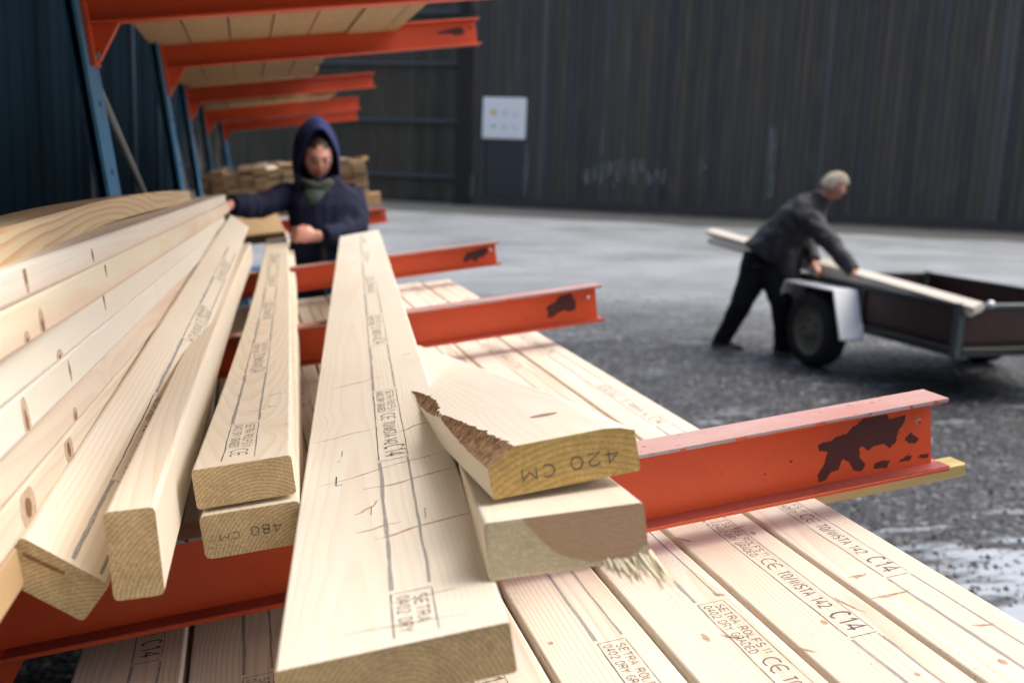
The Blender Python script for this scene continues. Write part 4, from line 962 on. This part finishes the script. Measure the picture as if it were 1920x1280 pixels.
board('bearer_block', 'bearer under the far stack at the left', rk(0.93, 7.4, -0.359), rk(-0.34, 7.4, -0.359), 0.09, 0.095, mats=(W_TAN, E_FAR), cat='bearer')
board('short_board', 'wide pale board lying beyond the blue column under the far stack', rk(0.0, 5.4, -0.415), rk(0.02, 7.9, -0.415), 0.32, 0.045, mats=(W_TAN, E_FAR))
# ================================================================== PEOPLE
def skin_m(name, col):
    m, nt, b = new_mat(name, 0.5); b.inputs['Subsurface Weight'].default_value = 0.08; b.inputs['Subsurface Scale'].default_value = 0.01
    n = noise_n(nt, obj_vec(nt, (18,)*3, False), 1, 3); nt.links.new(mixc(nt, n, col, (col[0]*.9, col[1]*.62, col[2]*.58)), b.inputs['Base Color']); return m
SKIN1 = skin_m('skin_ruddy', (0.74, 0.42, 0.33)); SKIN2 = skin_m('skin_fair', (0.56, 0.31, 0.24))
def cloth_m(name, col, rough=0.8):
    m, nt, b = new_mat(name, rough, spec=0.2); b.inputs['Sheen Weight'].default_value = 0.03
    n = noise_n(nt, obj_vec(nt, (260,)*3, False), 1, 2); n2 = noise_n(nt, obj_vec(nt, (6, 6, 3), False), 1, 4)
    nt.links.new(mixc(nt, n2, tuple(c*.75 for c in col), tuple(c*1.25 for c in col)), b.inputs['Base Color']); bump(nt, b, mth(nt, 'ADD', n, mth(nt, 'MULTIPLY', n2, 3.0)), 0.4, 0.004); return m
def frame(o, fwd):       # local +Y = facing direction, Z up
    f = Vector((fwd[0], fwd[1], 0)).normalized(); x = f.cross(Vector((0, 0, 1)))
    return Matrix.Translation(o) @ Matrix((x, f, Vector((0, 0, 1)))).transposed().to_4x4()
def head_bm(bm, c, R, s=1.0):
    """head facing local +Y of rotation R, centre c; eyes at half height"""
    vs = bmesh.ops.create_uvsphere(bm, u_segments=32, v_segments=24, radius=1)['verts']
    for v in vs:
        x, y, z = v.co
        px, py, pz = x*0.076, y*0.096, z*0.118
        if z < 0: k = -z; px *= 1-0.34*k**1.4; py *= 1-0.20*k; 
        if y > 0:
            # brow, eye sockets, nose, lips, chin
            py += 0.006*math.exp(-((z-0.22)/0.10)**2)*math.exp(-(x/0.7)**2)
            for sx in (-1, 1): py -= 0.012*math.exp(-((z-0.04)/0.10)**2-((x-sx*0.42)/0.20)**2)
            py += 0.024*math.exp(-(x/0.13)**2)*max(0, min(1, (0.15-z)/0.33))*(1 if z > -0.22 else max(0, 1-(-0.22-z)/0.10))
            py += 0.005*math.exp(-((z+0.42)/0.06)**2-(x/0.26)**2) - 0.004*math.exp(-((z+0.50)/0.03)**2-(x/0.3)**2) + 0.005*math.exp(-((z+0.57)/0.05)**2-(x/0.22)**2)
            py += 0.010*math.exp(-((z+0.84)/0.12)**2-(x/0.3)**2)
        v.co = Vector(c) + R @ (Vector((px, py, pz))*s)
    for sx in (-1, 1):   # ears
        M3 = R @ Matrix.Rotation(rad(12*sx), 3, 'Z')
        bm_sphere(bm, Vector(c) + R @ Vector((sx*0.075*s, -0.012*s, -0.004*s)), (0.008*s, 0.017*s, 0.030*s), 10, M3)
def hand_bm(bm, wrist, R, side=1, curl=0.5, s=1.0):
    """R: columns x = across the palm (thumb side = side*x), y = towards the fingertips, z = back of the hand"""
    W_ = Vector(wrist)
    def T(x, y, z): return W_ + R @ (Vector((x, y, z))*s)
    bm_tube(bm, [T(0, -0.03, 0), T(0, 0.01, 0), T(0, 0.05, 0), T(0, 0.088, -0.002)], [(0.024, 0.019), (0.030, 0.016), (0.040, 0.015), (0.039, 0.012)], 12, up=tuple(R @ Vector((0, 0, 1))))
    lens = [(0.040, 0.026, 0.020), (0.045, 0.030, 0.022), (0.042, 0.027, 0.021), (0.032, 0.021, 0.018)]
    for i, fl in enumerate(lens):
        x = side*(0.030 - i*0.0195); p = Vector((x, 0.075-0.003*abs(i-1), 0)); a = 0; pts = [p.copy()]; p = p + Vector((0, 0.015, 0)); pts.append(p.copy())
        for j, l in enumerate(fl):
            a += curl*(0.9, 1.15, 0.8)[j]; p = p + Vector((0, math.cos(a)*l, -math.sin(a)*l)); pts.append(p.copy())
        bm_tube(bm, [T(*q) for q in pts], [0.0095*s, 0.0098*s, 0.0092*s, 0.0086*s, 0.0062*s], 8, up=tuple(R @ Vector((1, 0, 0))))
    tp = [(side*0.018, 0.012, -0.004), (side*0.040, 0.035, -0.012), (side*0.048, 0.062, -0.022-0.012*curl), (side*(0.046-0.02*curl), 0.085, -0.030-0.016*curl)]
    bm_tube(bm, [T(*q) for q in tp], [0.014*s, 0.0125*s, 0.011*s, 0.007*s], 8, up=tuple(R @ Vector((0, 0, 1))))
def wrinkle(me, amp, sc=(9, 9, 5), seed=0):
    me.calc_loop_triangles() if False else None
    nr = [v.normal.copy() for v in me.vertices]
    for v, n in zip(me.vertices, nr):
        p = v.co; q = Vector((p.x*sc[0], p.y*sc[1], p.z*sc[2]+seed)); v.co = p + n*(amp*(noise.noise(q) + 0.5*noise.noise(q*2.3)))

# ---------- hooded person behind the boards
WO = at(610, 700, 5.15); WO.z = 0
fwd = (CAM-WO); fwd = Vector((fwd.x-0.25, fwd.y, 0)).normalized()
MW = frame(WO, fwd); p1_ = empty('person', MW); tag(p1_, 'person in navy hooded coat with glasses and scarf reaching towards the stacked boards', 'person')
wl = lambda px, py, d: MW.inverted() @ at(px, py, d)
HW = wl(596, 296, 5.08)                                  # head centre
Rh = Matrix.Rotation(rad(-16), 3, 'X'); Rh = Matrix.Rotation(rad(10), 3, 'Z') @ Rh
handR = wl(428, 384, 4.75); handL = wl(592, 443, 4.83)
shR, shL = wl(540, 366, 5.1), wl(660, 368, 5.15)
bm = bmesh.new(); head_bm(bm, HW, Rh, 1.0)
bm_tube(bm, [HW+Vector((0, -.02, -.06)), HW+Vector((0, -.02, -.14)), HW+Vector((0, -.06, -.21))], [.052, .052, .045], 14)
hz = HW.z
bm_tube(bm, [(0, -.07, hz-.20), (0, -.06, hz-.32), (0, -.03, hz-.50), (0, 0, hz-.66), (0, 0, .82)], [(.10, .035), (.14, .055), (.13, .06), (.14, .08), (.15, .10)], 16, up=(0, 1, 0))
for sx in (-1, 1): bm_tube(bm, [(sx*.09, 0, .9), (sx*.10, 0, .48), (sx*.10, 0, .06)], [.085, .06, .045], 12, up=(0, 1, 0))
elR = (shR+handR)/2 + Vector((0, -.02, -.035)); elL = shL*0.42 + handL*0.58 + Vector((-.125, -.04, -.055))
def dirf(a, b_): return (Vector(b_)-Vector(a)).normalized()
wrR = handR; wrL = handL
for sh, el, wr in ((shR, elR, wrR), (shL, elL, wrL)): bm_tube(bm, [sh, el, wr], [.045, .038, .027], 12)
def handR_mat(d, back):
    y = d.normalized(); z = (back - y*back.dot(y)).normalized(); return Matrix((y.cross(z), y, z)).transposed()
hand_bm(bm, wrR, handR_mat(handR-elR, Vector((0, 0, 1))), -1, .5)
hand_bm(bm, wrL, handR_mat(Vector((1, .25, .1)), Vector((0, 1, .25))), 1, 1.15)
me = voxel_fuse(bm, 0.0048, 3); link_mesh('body', me, p1_, [SKIN1], smooth=True)
NAVYC = cloth_m('navy_wool', (0.007, 0.010, 0.034))
bm = bmesh.new()
bm_tube(bm, [(0, -.08, hz-.10), (0, -.075, hz-.14), (0, -.065, hz-.18), (0, -.045, hz-.25), (0, -.01, hz-.40), (0, 0, hz-.60), (0, 0, hz-.80), (0, 0, .55)], [(.07, .03), (.12, .045), (.17, .065), (.195, .090), (.185, .105), (.190, .115), (.22, .15), (.25, .17)], 24, up=(0, 1, 0))
cuffR = wrR + (elR-wrR).normalized()*.012; cuffL = wrL + Vector((-.035, 0, 0))
bm_tube(bm, [shR*.75+Vector((0, 0, hz-.25))*.25, shR, (shR+elR)/2, elR, (elR+cuffR)/2, cuffR], [.072, .076, .070, .064, .058, .050], 16)
bm_tube(bm, [shL*.75+Vector((0, 0, hz-.25))*.25, shL, (shL+elL)/2, elL, (elL+cuffL)/2, cuffL], [.072, .076, .070, .068, .058, .050], 16)
me = voxel_fuse(bm, 0.011, 7); wrinkle(me, .010, (12, 12, 3)); wrinkle(me, .004, (22, 22, 6), 5); link_mesh('coat', me, p1_, [NAVYC], smooth=True)
# hood: open shell round the head, pointed at the top
bm = bmesh.new(); nA, nB = 30, 16; grid = []
def hood_pt(a, b_, k=1.0):
    # a: 0..1 around the face opening (from left chin over the top to right chin), b: 0 rim .. 1 back
    th = math.pi*(1.30 - 1.60*a)*1.0; 
    x, z = math.cos(th), math.sin(th)
    w_ = 0.098 + 0.018*max(0, -z); hgt = 0.142 + 0.040*max(0, z)**5
    rim = Vector((x*w_, 0.072-0.02*max(0, z), z*hgt - 0.015))
    if z < 0: rim = Vector((x*w_*(1+.25*-z), .06+.03*-z, z*.20-.015))
    back = Vector((x*0.075, -0.165-.02*z, z*0.12+0.0)); f = b_
    p = rim*(1-f) + back*f; bul = math.sin(math.pi*f*.85)*0.045
    p += Vector((x*bul*.75, -bul*.8, z*bul))
    return HW + Rh @ (p*k)
for j in range(nB+1): grid.append([bm.verts.new(hood_pt(i/nA, j/nB)) for i in range(nA+1)])
for j in range(nB):
    for i in range(nA): bm.faces.new((grid[j][i], grid[j][i+1], grid[j+1][i+1], grid[j+1][i]))
bm.faces.new(grid[nB])
inn = [[bm.verts.new(hood_pt(i/nA, j/nB, 0.93)) for i in range(nA+1)] for j in range(6)]
for j in range(5):
    for i in range(nA): bm.faces.new((inn[j][i], inn[j+1][i], inn[j+1][i+1], inn[j][i+1]))
for i in range(nA): bm.faces.new((grid[0][i], inn[0][i], inn[0][i+1], grid[0][i+1]))
bmesh.ops.recalc_face_normals(bm, faces=bm.faces)
ho = from_bm('hood', bm, p1_, [cloth_m('hood_wool', (0.012, 0.018, 0.085))], smooth=True)
# hood skirt closing down to the shoulders
bm = bmesh.new(); bm_tube(bm, [HW+Vector((0, -.085, .02)), HW+Vector((0, -.07, -.09)), HW+Vector((0, -.055, -.17)), HW+Vector((0, -.03, -.24))], [(.085, .07), (.105, .075), (.145, .09), (.19, .11)], 20, up=(0, 1, 0)); from_bm('hood_collar', bm, p1_, [NAVYC], smooth=True)
bm = bmesh.new(); C0 = HW + Vector((0, .030, -.135))
for k in range(3): 
    pts = [C0 + Vector((math.cos(a)*.078, math.sin(a)*.082+.005, -.030*k + .010*math.sin(a*3+k))) for a in [i*math.tau/22 for i in range(23)]]
    bm_tube(bm, pts, [.024+.004*math.sin(i*1.7+k) for i in range(23)], 8, cap=False)
bm_tube(bm, [C0+Vector((.0, .080, -.03)), C0+Vector((.005, .10, -.10)), C0+Vector((0, .10, -.17))], [(.062, .035), (.055, .04), (.03, .02)], 12, up=(0, 1, 0))
from_bm('scarf', bm, p1_, [cloth_m('green_scarf', (0.045, 0.060, 0.050))], smooth=True)
bm = bmesh.new()
for sx in (-1, 1):
    c = Vector((sx*.031, .098, .004)); pts = [HW + Rh @ (c + Vector((math.cos(a)*.023, -abs(math.cos(a))*.002, math.sin(a)*.017))) for a in [i*math.tau/18 for i in range(19)]]
    bm_tube(bm, pts, [.0013]*19, 5, cap=False); bm_tube(bm, [HW + Rh @ Vector((sx*.054, .096, .008)), HW + Rh @ Vector((sx*.076, .0, .010))], [.0013]*2, 5)
bm_tube(bm, [HW + Rh @ Vector((-.009, .101, .006)), HW + Rh @ Vector((.009, .101, .006))], [.0013]*2, 5)
from_bm('glasses', bm, p1_, [simple('glasses_metal', (0.35, 0.33, 0.32), 0.3, 0.8)])
def face_bits(H, R, par, browcol):
    bm = bmesh.new()
    for sx in (-1, 1): bm_sphere(bm, H + R @ Vector((sx*.031, .083, .004)), (.011, .009, .0065), 12, R)
    from_bm('eye', bm, par, [simple('eye_dark', (0.10, 0.07, 0.06), 0.3)], smooth=True)
    bm = bmesh.new()
    for sx in (-1, 1): bm_tube(bm, [H + R @ Vector((sx*.014, .099, .026)), H + R @ Vector((sx*.032, .098, .031)), H + R @ Vector((sx*.050, .087, .026))], [.0035, .004, .002], 6)
    from_bm('eyebrow', bm, par, [simple('brow', browcol, 0.8)])
    bm = bmesh.new(); bm_tube(bm, [H + R @ Vector((-.022, .081, -.056)), H + R @ Vector((-.008, .090, -.054)), H + R @ Vector((.008, .090, -.054)), H + R @ Vector((.022, .081, -.056))], [.002, .0055, .0055, .002], 8)
    from_bm('lips', bm, par, [simple('lips', (0.36, 0.10, 0.09), 0.5)], smooth=True)
face_bits(HW, Rh, p1_, (0.10, 0.06, 0.04))
bm = bmesh.new()
for v in list(bm_sphere(bm, (0, 0, 0), 1.0, 24)):
    x, y, z = v.co
    if y > .30 and z < .60 - .25*abs(x) and abs(x) < .80 or z < -.75: bm.verts.remove(v); continue
    v.co = HW + Rh @ Vector((x*.083, y*.101-.002, z*.124))
from_bm('hair', bm, p1_, [simple('dark_brown_hair', (.035, .022, .015), .6, sc=60)], smooth=True)
for sx in (-1, 1):
    bm = bmesh.new(); bm_tube(bm, [HW+Vector((sx*.098, .050, -.09)), HW+Vector((sx*.088, .075, -.16)), HW+Vector((sx*.055, .098, -.23)), HW+Vector((sx*.012, .112, -.31))], [(.020, .022), (.026, .020), (.026, .016), (.012, .010)], 10); from_bm('lapel', bm, p1_, [NAVYC], smooth=True)
bm = bmesh.new(); bm_tube(bm, [(0, .105, hz-.32), (.004, .128, hz-.45), (0, .138, hz-.62), (0, .155, hz-.85)], [(.012, .006)]*4, 8, up=(0, 1, 0)); from_bm('zip', bm, p1_, [simple('dark_zip', (.01, .01, .012), .5)])
bm = bmesh.new()
for sx in (-1, 1): bm_tube(bm, [(sx*.10, 0, .9), (sx*.105, 0, .5), (sx*.105, 0, .07)], [.10, .082, .07], 14, up=(0, 1, 0))
me = voxel_fuse(bm, .014, 3); link_mesh('trousers', me, p1_, [cloth_m('black_trouser', (.012, .012, .014))], smooth=True)
def shoe(par, c, R, mat, sole):
    bm = bmesh.new(); T = lambda x, y, z: Vector(c) + R @ Vector((x, y, z))
    bm_tube(bm, [T(0, -.085, .040), T(0, -.05, .046), T(0, .03, .042), T(0, .10, .032), T(0, .165, .026), T(0, .19, .022)], [(.022, .03), (.036, .044), (.041, .040), (.046, .030), (.038, .024), (.012, .012)], 14, up=tuple(R @ Vector((0, 0, 1))))
    o = from_bm('shoe', bm, par, [mat], smooth=True)
    bm = bmesh.new(); n = 20; out = [(.040*math.sin(k*math.tau/n)*(1.1 if math.cos(k*math.tau/n) > 0 else .9), .05+.14*math.cos(k*math.tau/n)) for k in range(n)]
    lo = [bm.verts.new(T(x, y, 0.001)) for x, y in out]; hi = [bm.verts.new(T(x, y, .020)) for x, y in out]
    bm.faces.new(lo[::-1]); bm.faces.new(hi)
    for k in range(n): bm.faces.new((lo[k], lo[(k+1) % n], hi[(k+1) % n], hi[k]))
    s_ = from_bm('sole', bm, o, [sole])
SHB = simple('shoe_black', (.015, .015, .016), .5); SOL = simple('sole_grey', (.28, .27, .25), .7)
for sx in (-1, 1): shoe(p1_, (sx*.105, 0, 0), Matrix.Identity(3), SHB, SHB)

# ================================================================== TRAILER
def cr(xr, d, z=0):      # camera-right, camera-ahead (level), height
    f = Vector((FW.x, FW.y, 0)).normalized(); r = Vector((f.y, -f.x, 0)); return Vector((0, 0, z)) + f*d + r*xr
def lev(px, py, z):      # point at height z seen at a pixel
    return gnd(px, py, z)
Nn = gnd(1792, 648, 0.42); Nn.z = 0
fdir = cr(-0.31, 0.95).normalized(); wdir_ = Vector((fdir.y, -fdir.x, 0))
MT = Matrix.Translation(Nn) @ Matrix((wdir_, fdir, Vector((0, 0, 1)))).transposed().to_4x4()   # x across, y along away
tr = empty('flatbed_trailer', MT); tag(tr, 'small dark red plywood car trailer with low sides and silver mudguard', 'trailer')
MAROON = simple('maroon_plywood', (0.030, 0.006, 0.005), 0.5, sc=6, var=.5); TST = simple('trailer_steel', (0.03, 0.035, 0.033), 0.45, 0.3, sc=9); TG = simple('trailer_galvanised', (0.08, 0.10, 0.10), 0.4, 0.4, sc=12)
LT, WT, Z0, Z1 = 2.0, 1.42, 0.42, 0.70
def side(name, lo, hi, mat=MAROON): return box(name, lo, hi, tr, [mat], .004)
side('floor', (0.03, 0.03, Z0-.02), (WT-.03, LT-.03, Z0+.02), simple('trailer_floor', (.05, .03, .025), .7))
for nm, lo, hi in (('side_panel', (0, .04, Z0+.02), (.024, LT-.04, Z1-.03)), ('side_panel', (WT-.024, .04, Z0+.02), (WT, LT-.04, Z1-.03)), ('end_panel', (.04, 0, Z0+.02), (WT-.04, .024, Z1-.03)), ('end_panel', (.04, LT-.024, Z0+.02), (WT-.04, LT, Z1-.03))): side(nm, lo, hi)
for x, y in ((0, 0), (WT, 0), (0, LT), (WT, LT)): side('corner_post', (x-.028, y-.028, Z0-.08), (x+.028, y+.028, Z1+.01), TG)
for y in (LT*.5,):
    side('stake', (-.02, y-.02, Z0-.03), (-.002, y+.02, Z1-.032), TST); side('stake', (WT+.002, y-.02, Z0-.03), (WT+.02, y+.02, Z1-.032), TST)
side('top_rail', (-.012, .032, Z1-.03), (.034, LT-.032, Z1), TST); side('top_rail', (WT-.034, .032, Z1-.03), (WT+.012, LT-.032, Z1), TST)
side('top_rail', (.034, -.012, Z1-.03), (WT-.034, .034, Z1+.002), TG); side('top_rail', (.034, LT-.034, Z1-.03), (WT-.034, LT+.012, Z1), TG)
side('frame_rail', (-.01, .032, Z0-.08), (.05, LT-.032, Z0-.021), TST); side('frame_rail', (WT-.05, .032, Z0-.08), (WT+.01, LT-.032, Z0-.021), TST)
side('frame_rail', (.052, -.01, Z0-.08), (WT-.052, .05, Z0-.021), TST)
bm = bmesh.new(); bm_box(bm, (.06, -.05, Z1-.05), (.15, -.014, Z1+.02), .01); bm_sphere(bm, (.22, -.03, Z1+.0), .03, 12); from_bm('latch', bm, tr, [simple('latch_zinc', (.55, .58, .62), .3, .6)])
WY = 1.40; AX = 0.30
ax = box('axle', (-.10, WY-.03, AX-.03), (WT+.10, WY+.03, AX+.03), tr, [TST], .004)
TYRE = simple('tyre_rubber', (.014, .014, .014), .8, sc=60); RIM = simple('rim_cream', (.13, .125, .09), .6, sc=8)
for x0 in (-.20, WT+.04):
    bm = bmesh.new(); n = 36; prof = [(0.205, -.08), (.285, -.085), (.298, -.06), (.300, 0), (.298, .06), (.285, .085), (.205, .08)]
    rg = [[bm.verts.new((x0+.08+b_, WY+a*math.cos(k*math.tau/n), AX+a*math.sin(k*math.tau/n))) for a, b_ in prof] for k in range(n)]
    for k in range(n):
        for j in range(len(prof)-1): bm.faces.new((rg[k][j], rg[(k+1) % n][j], rg[(k+1) % n][j+1], rg[k][j+1]))
    bmesh.ops.recalc_face_normals(bm, faces=bm.faces)
    for f in bm.faces: f.smooth = True
    wh = from_bm('wheel', bm, tr, [TYRE])
    bm = bmesh.new(); prof = [(.206, -.075), (.19, -.06), (.17, -.03), (.10, -.045), (.05, -.06), (.001, -.06)]
    rg = [[bm.verts.new((x0+.08+b_, WY+a*math.cos(k*math.tau/n), AX+a*math.sin(k*math.tau/n))) for a, b_ in prof] for k in range(n)]
    for k in range(n):
        for j in range(len(prof)-1): bm.faces.new((rg[k][j], rg[(k+1) % n][j], rg[(k+1) % n][j+1], rg[k][j+1]))
    bmesh.ops.recalc_face_normals(bm, faces=bm.faces); from_bm('rim', bm, wh, [RIM], smooth=True)
    for k in range(5):
        a_ = k*math.tau/5; yk, zk = WY+.075*math.cos(a_), AX+.075*math.sin(a_)
        bm = bmesh.new(); bm_tube(bm, [(x0+.035, yk, zk), (x0+.012, yk, zk)], [.011, .010], 6, up=(0, 1, 0)); from_bm('wheel_nut', bm, wh, [TST])
    # folded mudguard: top plate with sloping ends
    bm = bmesh.new(); fx0, fx1 = (x0-.03, x0+.185) if x0 < 0 else (x0-.02, x0+.19)
    pr = [(WY-.47, .30), (WY-.33, .66), (WY+.33, .66), (WY+.47, .36)]
    o_ = [(bm.verts.new((fx0, y, z)), bm.verts.new((fx1, y, z))) for y, z in pr]; t_ = .012
    i_ = [(bm.verts.new((fx0, y+(t_ if k < 2 else -t_), z-t_)), bm.verts.new((fx1, y+(t_ if k < 2 else -t_), z-t_))) for k, (y, z) in enumerate(pr)]
    for k in range(3):
        bm.faces.new((o_[k][0], o_[k][1], o_[k+1][1], o_[k+1][0])); bm.faces.new((i_[k][0], i_[k+1][0], i_[k+1][1], i_[k][1]))
        for s in (0, 1): bm.faces.new((o_[k][s], o_[k+1][s], i_[k+1][s], i_[k][s]))
    for k in (0, 3): bm.faces.new((o_[k][0], i_[k][0], i_[k][1], o_[k][1]))
    bmesh.ops.recalc_face_normals(bm, faces=bm.faces); from_bm('mudguard', bm, tr, [simple('mudguard_zinc', (.84, .86, .88), .4, .0, sc=4, var=.15)])
box('drawbar', (WT/2-.04, -1.3, Z0-.10), (WT/2+.04, 0.0, Z0-.082+.06), tr, [TST], .005)
bm = bmesh.new(); bm_tube(bm, [(WT/2, -1.1, .02), (WT/2, -1.1, .50)], [.022, .022], 10, up=(0, 1, 0)); bm_tube(bm, [(WT/2-.03, -1.1, .075), (WT/2+.03, -1.1, .075)], [.075, .075], 18); from_bm('jockey_wheel', bm, tr, [TST])

# planks being loaded
pk = [((1330, 430, 10.0), (1835, 572, 6.55)), ((1332, 446, 9.95), (1826, 578, 6.6)), ((1345, 438, 9.85), (1842, 570, 6.62))]
plk = ['upper of the long planks the bending man slides into the trailer', 'lower of the long planks the bending man slides into the trailer', 'middle of the long planks the bending man slides into the trailer']
for i in range(2): board('long_plank', plk[i], at(*pk[i][1]), at(*pk[i][0]), 0.085, 0.045, upv=Vector((0, 0, 1)), roll=rad(-24), mats=(W_PALE, W_PALE), group='long planks held by the bending man')

# ---------- bending man
fR, fL = gnd(1352, 652), gnd(1468, 664)
MOp = (fR+fL)/2; fw2 = (wdir_*0.9 - fdir*0.35).normalized()
fw2 = (fL-fR); fw2 = Vector((fw2.x, fw2.y, 0)).normalized()
MM = frame(MOp, fw2); p2_ = empty('person', MM); tag(p2_, 'grey-haired man in dark jacket bending over the trailer with long planks', 'person')
ml = lambda px, py, d: MM.inverted() @ at(px, py, d)
D0 = 8.5
hip = ml(1432, 480, D0); chest = ml(1505, 405, 8.35); neck = ml(1540, 372, 8.25); HM = ml(1562, 351, 8.2)
sR = ml(1490, 392, 8.5); sL = ml(1520, 415, 8.12)
hR = ml(1528, 497, 8.2); hL = ml(1604, 514, 7.75)
aR, aL = MM.inverted() @ fR + Vector((0, 0, .08)), MM.inverted() @ fL + Vector((0, 0, .08))
kR, kL = ml(1388, 575, 8.55), ml(1466, 570, 8.35)
Rm = Matrix.Rotation(rad(-14), 3, 'Z') @ Matrix.Rotation(rad(-38), 3, 'X')
eR = ml(1515, 452, 8.5); eL = ml(1562, 462, 7.95)
hipR, hipL = hip + Vector((-.0, -.03, -.04)), hip + Vector((.0, .05, -.06))
bm = bmesh.new(); head_bm(bm, HM, Rm, 1.0)
bm_tube(bm, [HM+Rm @ Vector((0, -.02, -.05)), (HM+neck)/2, neck, chest], [.052, .052, .055, .07], 14)
bm_tube(bm, [neck, chest, (chest+hip)/2, hip, hip+(hip-chest).normalized()*.08], [(.055, .06), (.14, .09), (.13, .09), (.12, .10), (.08, .08)], 18, up=(0, .3, 1))
for hp, kn, an in ((hipR, kR, aR), (hipL, kL, aL)): bm_tube(bm, [hp, kn, an], [.08, .055, .042], 12, up=(0, 1, 0))
for sh, el, wr in ((sR, eR, hR), (sL, eL, hL)): bm_tube(bm, [sh, el, wr], [.048, .040, .028], 12)
hand_bm(bm, hR, handR_mat(hR-eR+Vector((0, .05, .12)), Vector((0, .2, 1))), 1, .6); hand_bm(bm, hL, handR_mat(hL-eL+Vector((0, .05, .10)), Vector((0, .3, 1))), -1, .6)
me = voxel_fuse(bm, .0055, 3); link_mesh('body', me, p2_, [SKIN2], smooth=True)
bm = bmesh.new(); dn_ = (hip-chest).normalized()
bm_tube(bm, [neck-dn_*.035+Vector((0, -.01, .0)), neck+dn_*.03, neck*.45+chest*.55, chest, (chest+hip)/2, hip, hip+dn_*.07+Vector((0, .03, -.04))], [(.078, .080), (.098, .095), (.20, .145), (.245, .175), (.235, .180), (.225, .19), (.20, .175)], 22, up=(0, .3, 1))
bm_tube(bm, [(chest+hip)/2+Vector((0, .05, -.02)), hip+Vector((0, .20, -.10)), hip+Vector((0, .26, -.20)), hip+Vector((0, .30, -.28))], [(.19, .10), (.19, .11), (.17, .09), (.12, .05)], 16, up=(0, 1, 0))
cR = hR+(eR-hR)*.10; cL = hL+(eL-hL)*.10
for sh, el, cf in ((sR, eR, cR), (sL, eL, cL)): bm_tube(bm, [sh*.7+chest*.3, sh, (sh+el)/2, el, (el+cf)/2, cf], [.095, .100, .088, .078, .068, .056], 14)
me = voxel_fuse(bm, .013, 5); wrinkle(me, .014, (7, 7, 7), 2); wrinkle(me, .006, (18, 18, 12), 9); link_mesh('jacket', me, p2_, [cloth_m('dark_grey_jacket', (0.034, 0.033, 0.038), .6)], smooth=True)
bm = bmesh.new()
for hp, kn, an in ((hipR, kR, aR), (hipL, kL, aL)): bm_tube(bm, [hp+Vector((0, 0, .05)), hp*.6+kn*.4, kn, (kn+an)/2, an+Vector((0, 0, -.02))], [.145, .125, .092, .084, .078], 14, up=(0, 1, 0))
me = voxel_fuse(bm, .014, 4); wrinkle(me, .010, (9, 9, 6), 4); link_mesh('trousers', me, p2_, [cloth_m('black_trousers', (.008, .008, .009))], smooth=True)
for an in (aR, aL): shoe(p2_, (an.x, an.y, 0), Matrix.Identity(3), simple('shoe_dark', (.05, .05, .045), .6), SOL)
# hair: cap of short tufts
bm = bmesh.new(); rr = random.Random(3)
vs = bm_sphere(bm, (0, 0, 0), 1.0, 28)
for v in list(vs):
    x, y, z = v.co
    if z < -.25 or (y > .35 and z < .66) : bm.verts.remove(v); continue
    if y > -.05 and z < .12 and abs(x) < .97: bm.verts.remove(v); continue
    k = 1+.04*noise.noise(v.co*6)
    v.co = HM + Rm @ Vector((x*.080*k, y*.100*k-.004, z*.123*k+.002))
hv = [v.co.copy() for v in bm.verts]
for c in hv:
    for q in range(3):
        d = (Rm.inverted() @ (c-HM)).normalized(); t = (Rm @ (d*.6 + Vector((rr.uniform(-.5, .5), .5+rr.uniform(-.3, .3), rr.uniform(-.4, .4)))).normalized())
        s = c + Vector((rr.uniform(-.006, .006), rr.uniform(-.006, .006), rr.uniform(-.006, .006))); bm_tube(bm, [s, s+t*.010, s+t*.018], [.003, .0022, .0004], 4)
from_bm('hair', bm, p2_, [simple('grey_blond_hair', (0.74, 0.68, 0.54), 0.7, sc=50)], smooth=True)
face_bits(HM, Rm, p2_, (0.35, 0.28, 0.2))
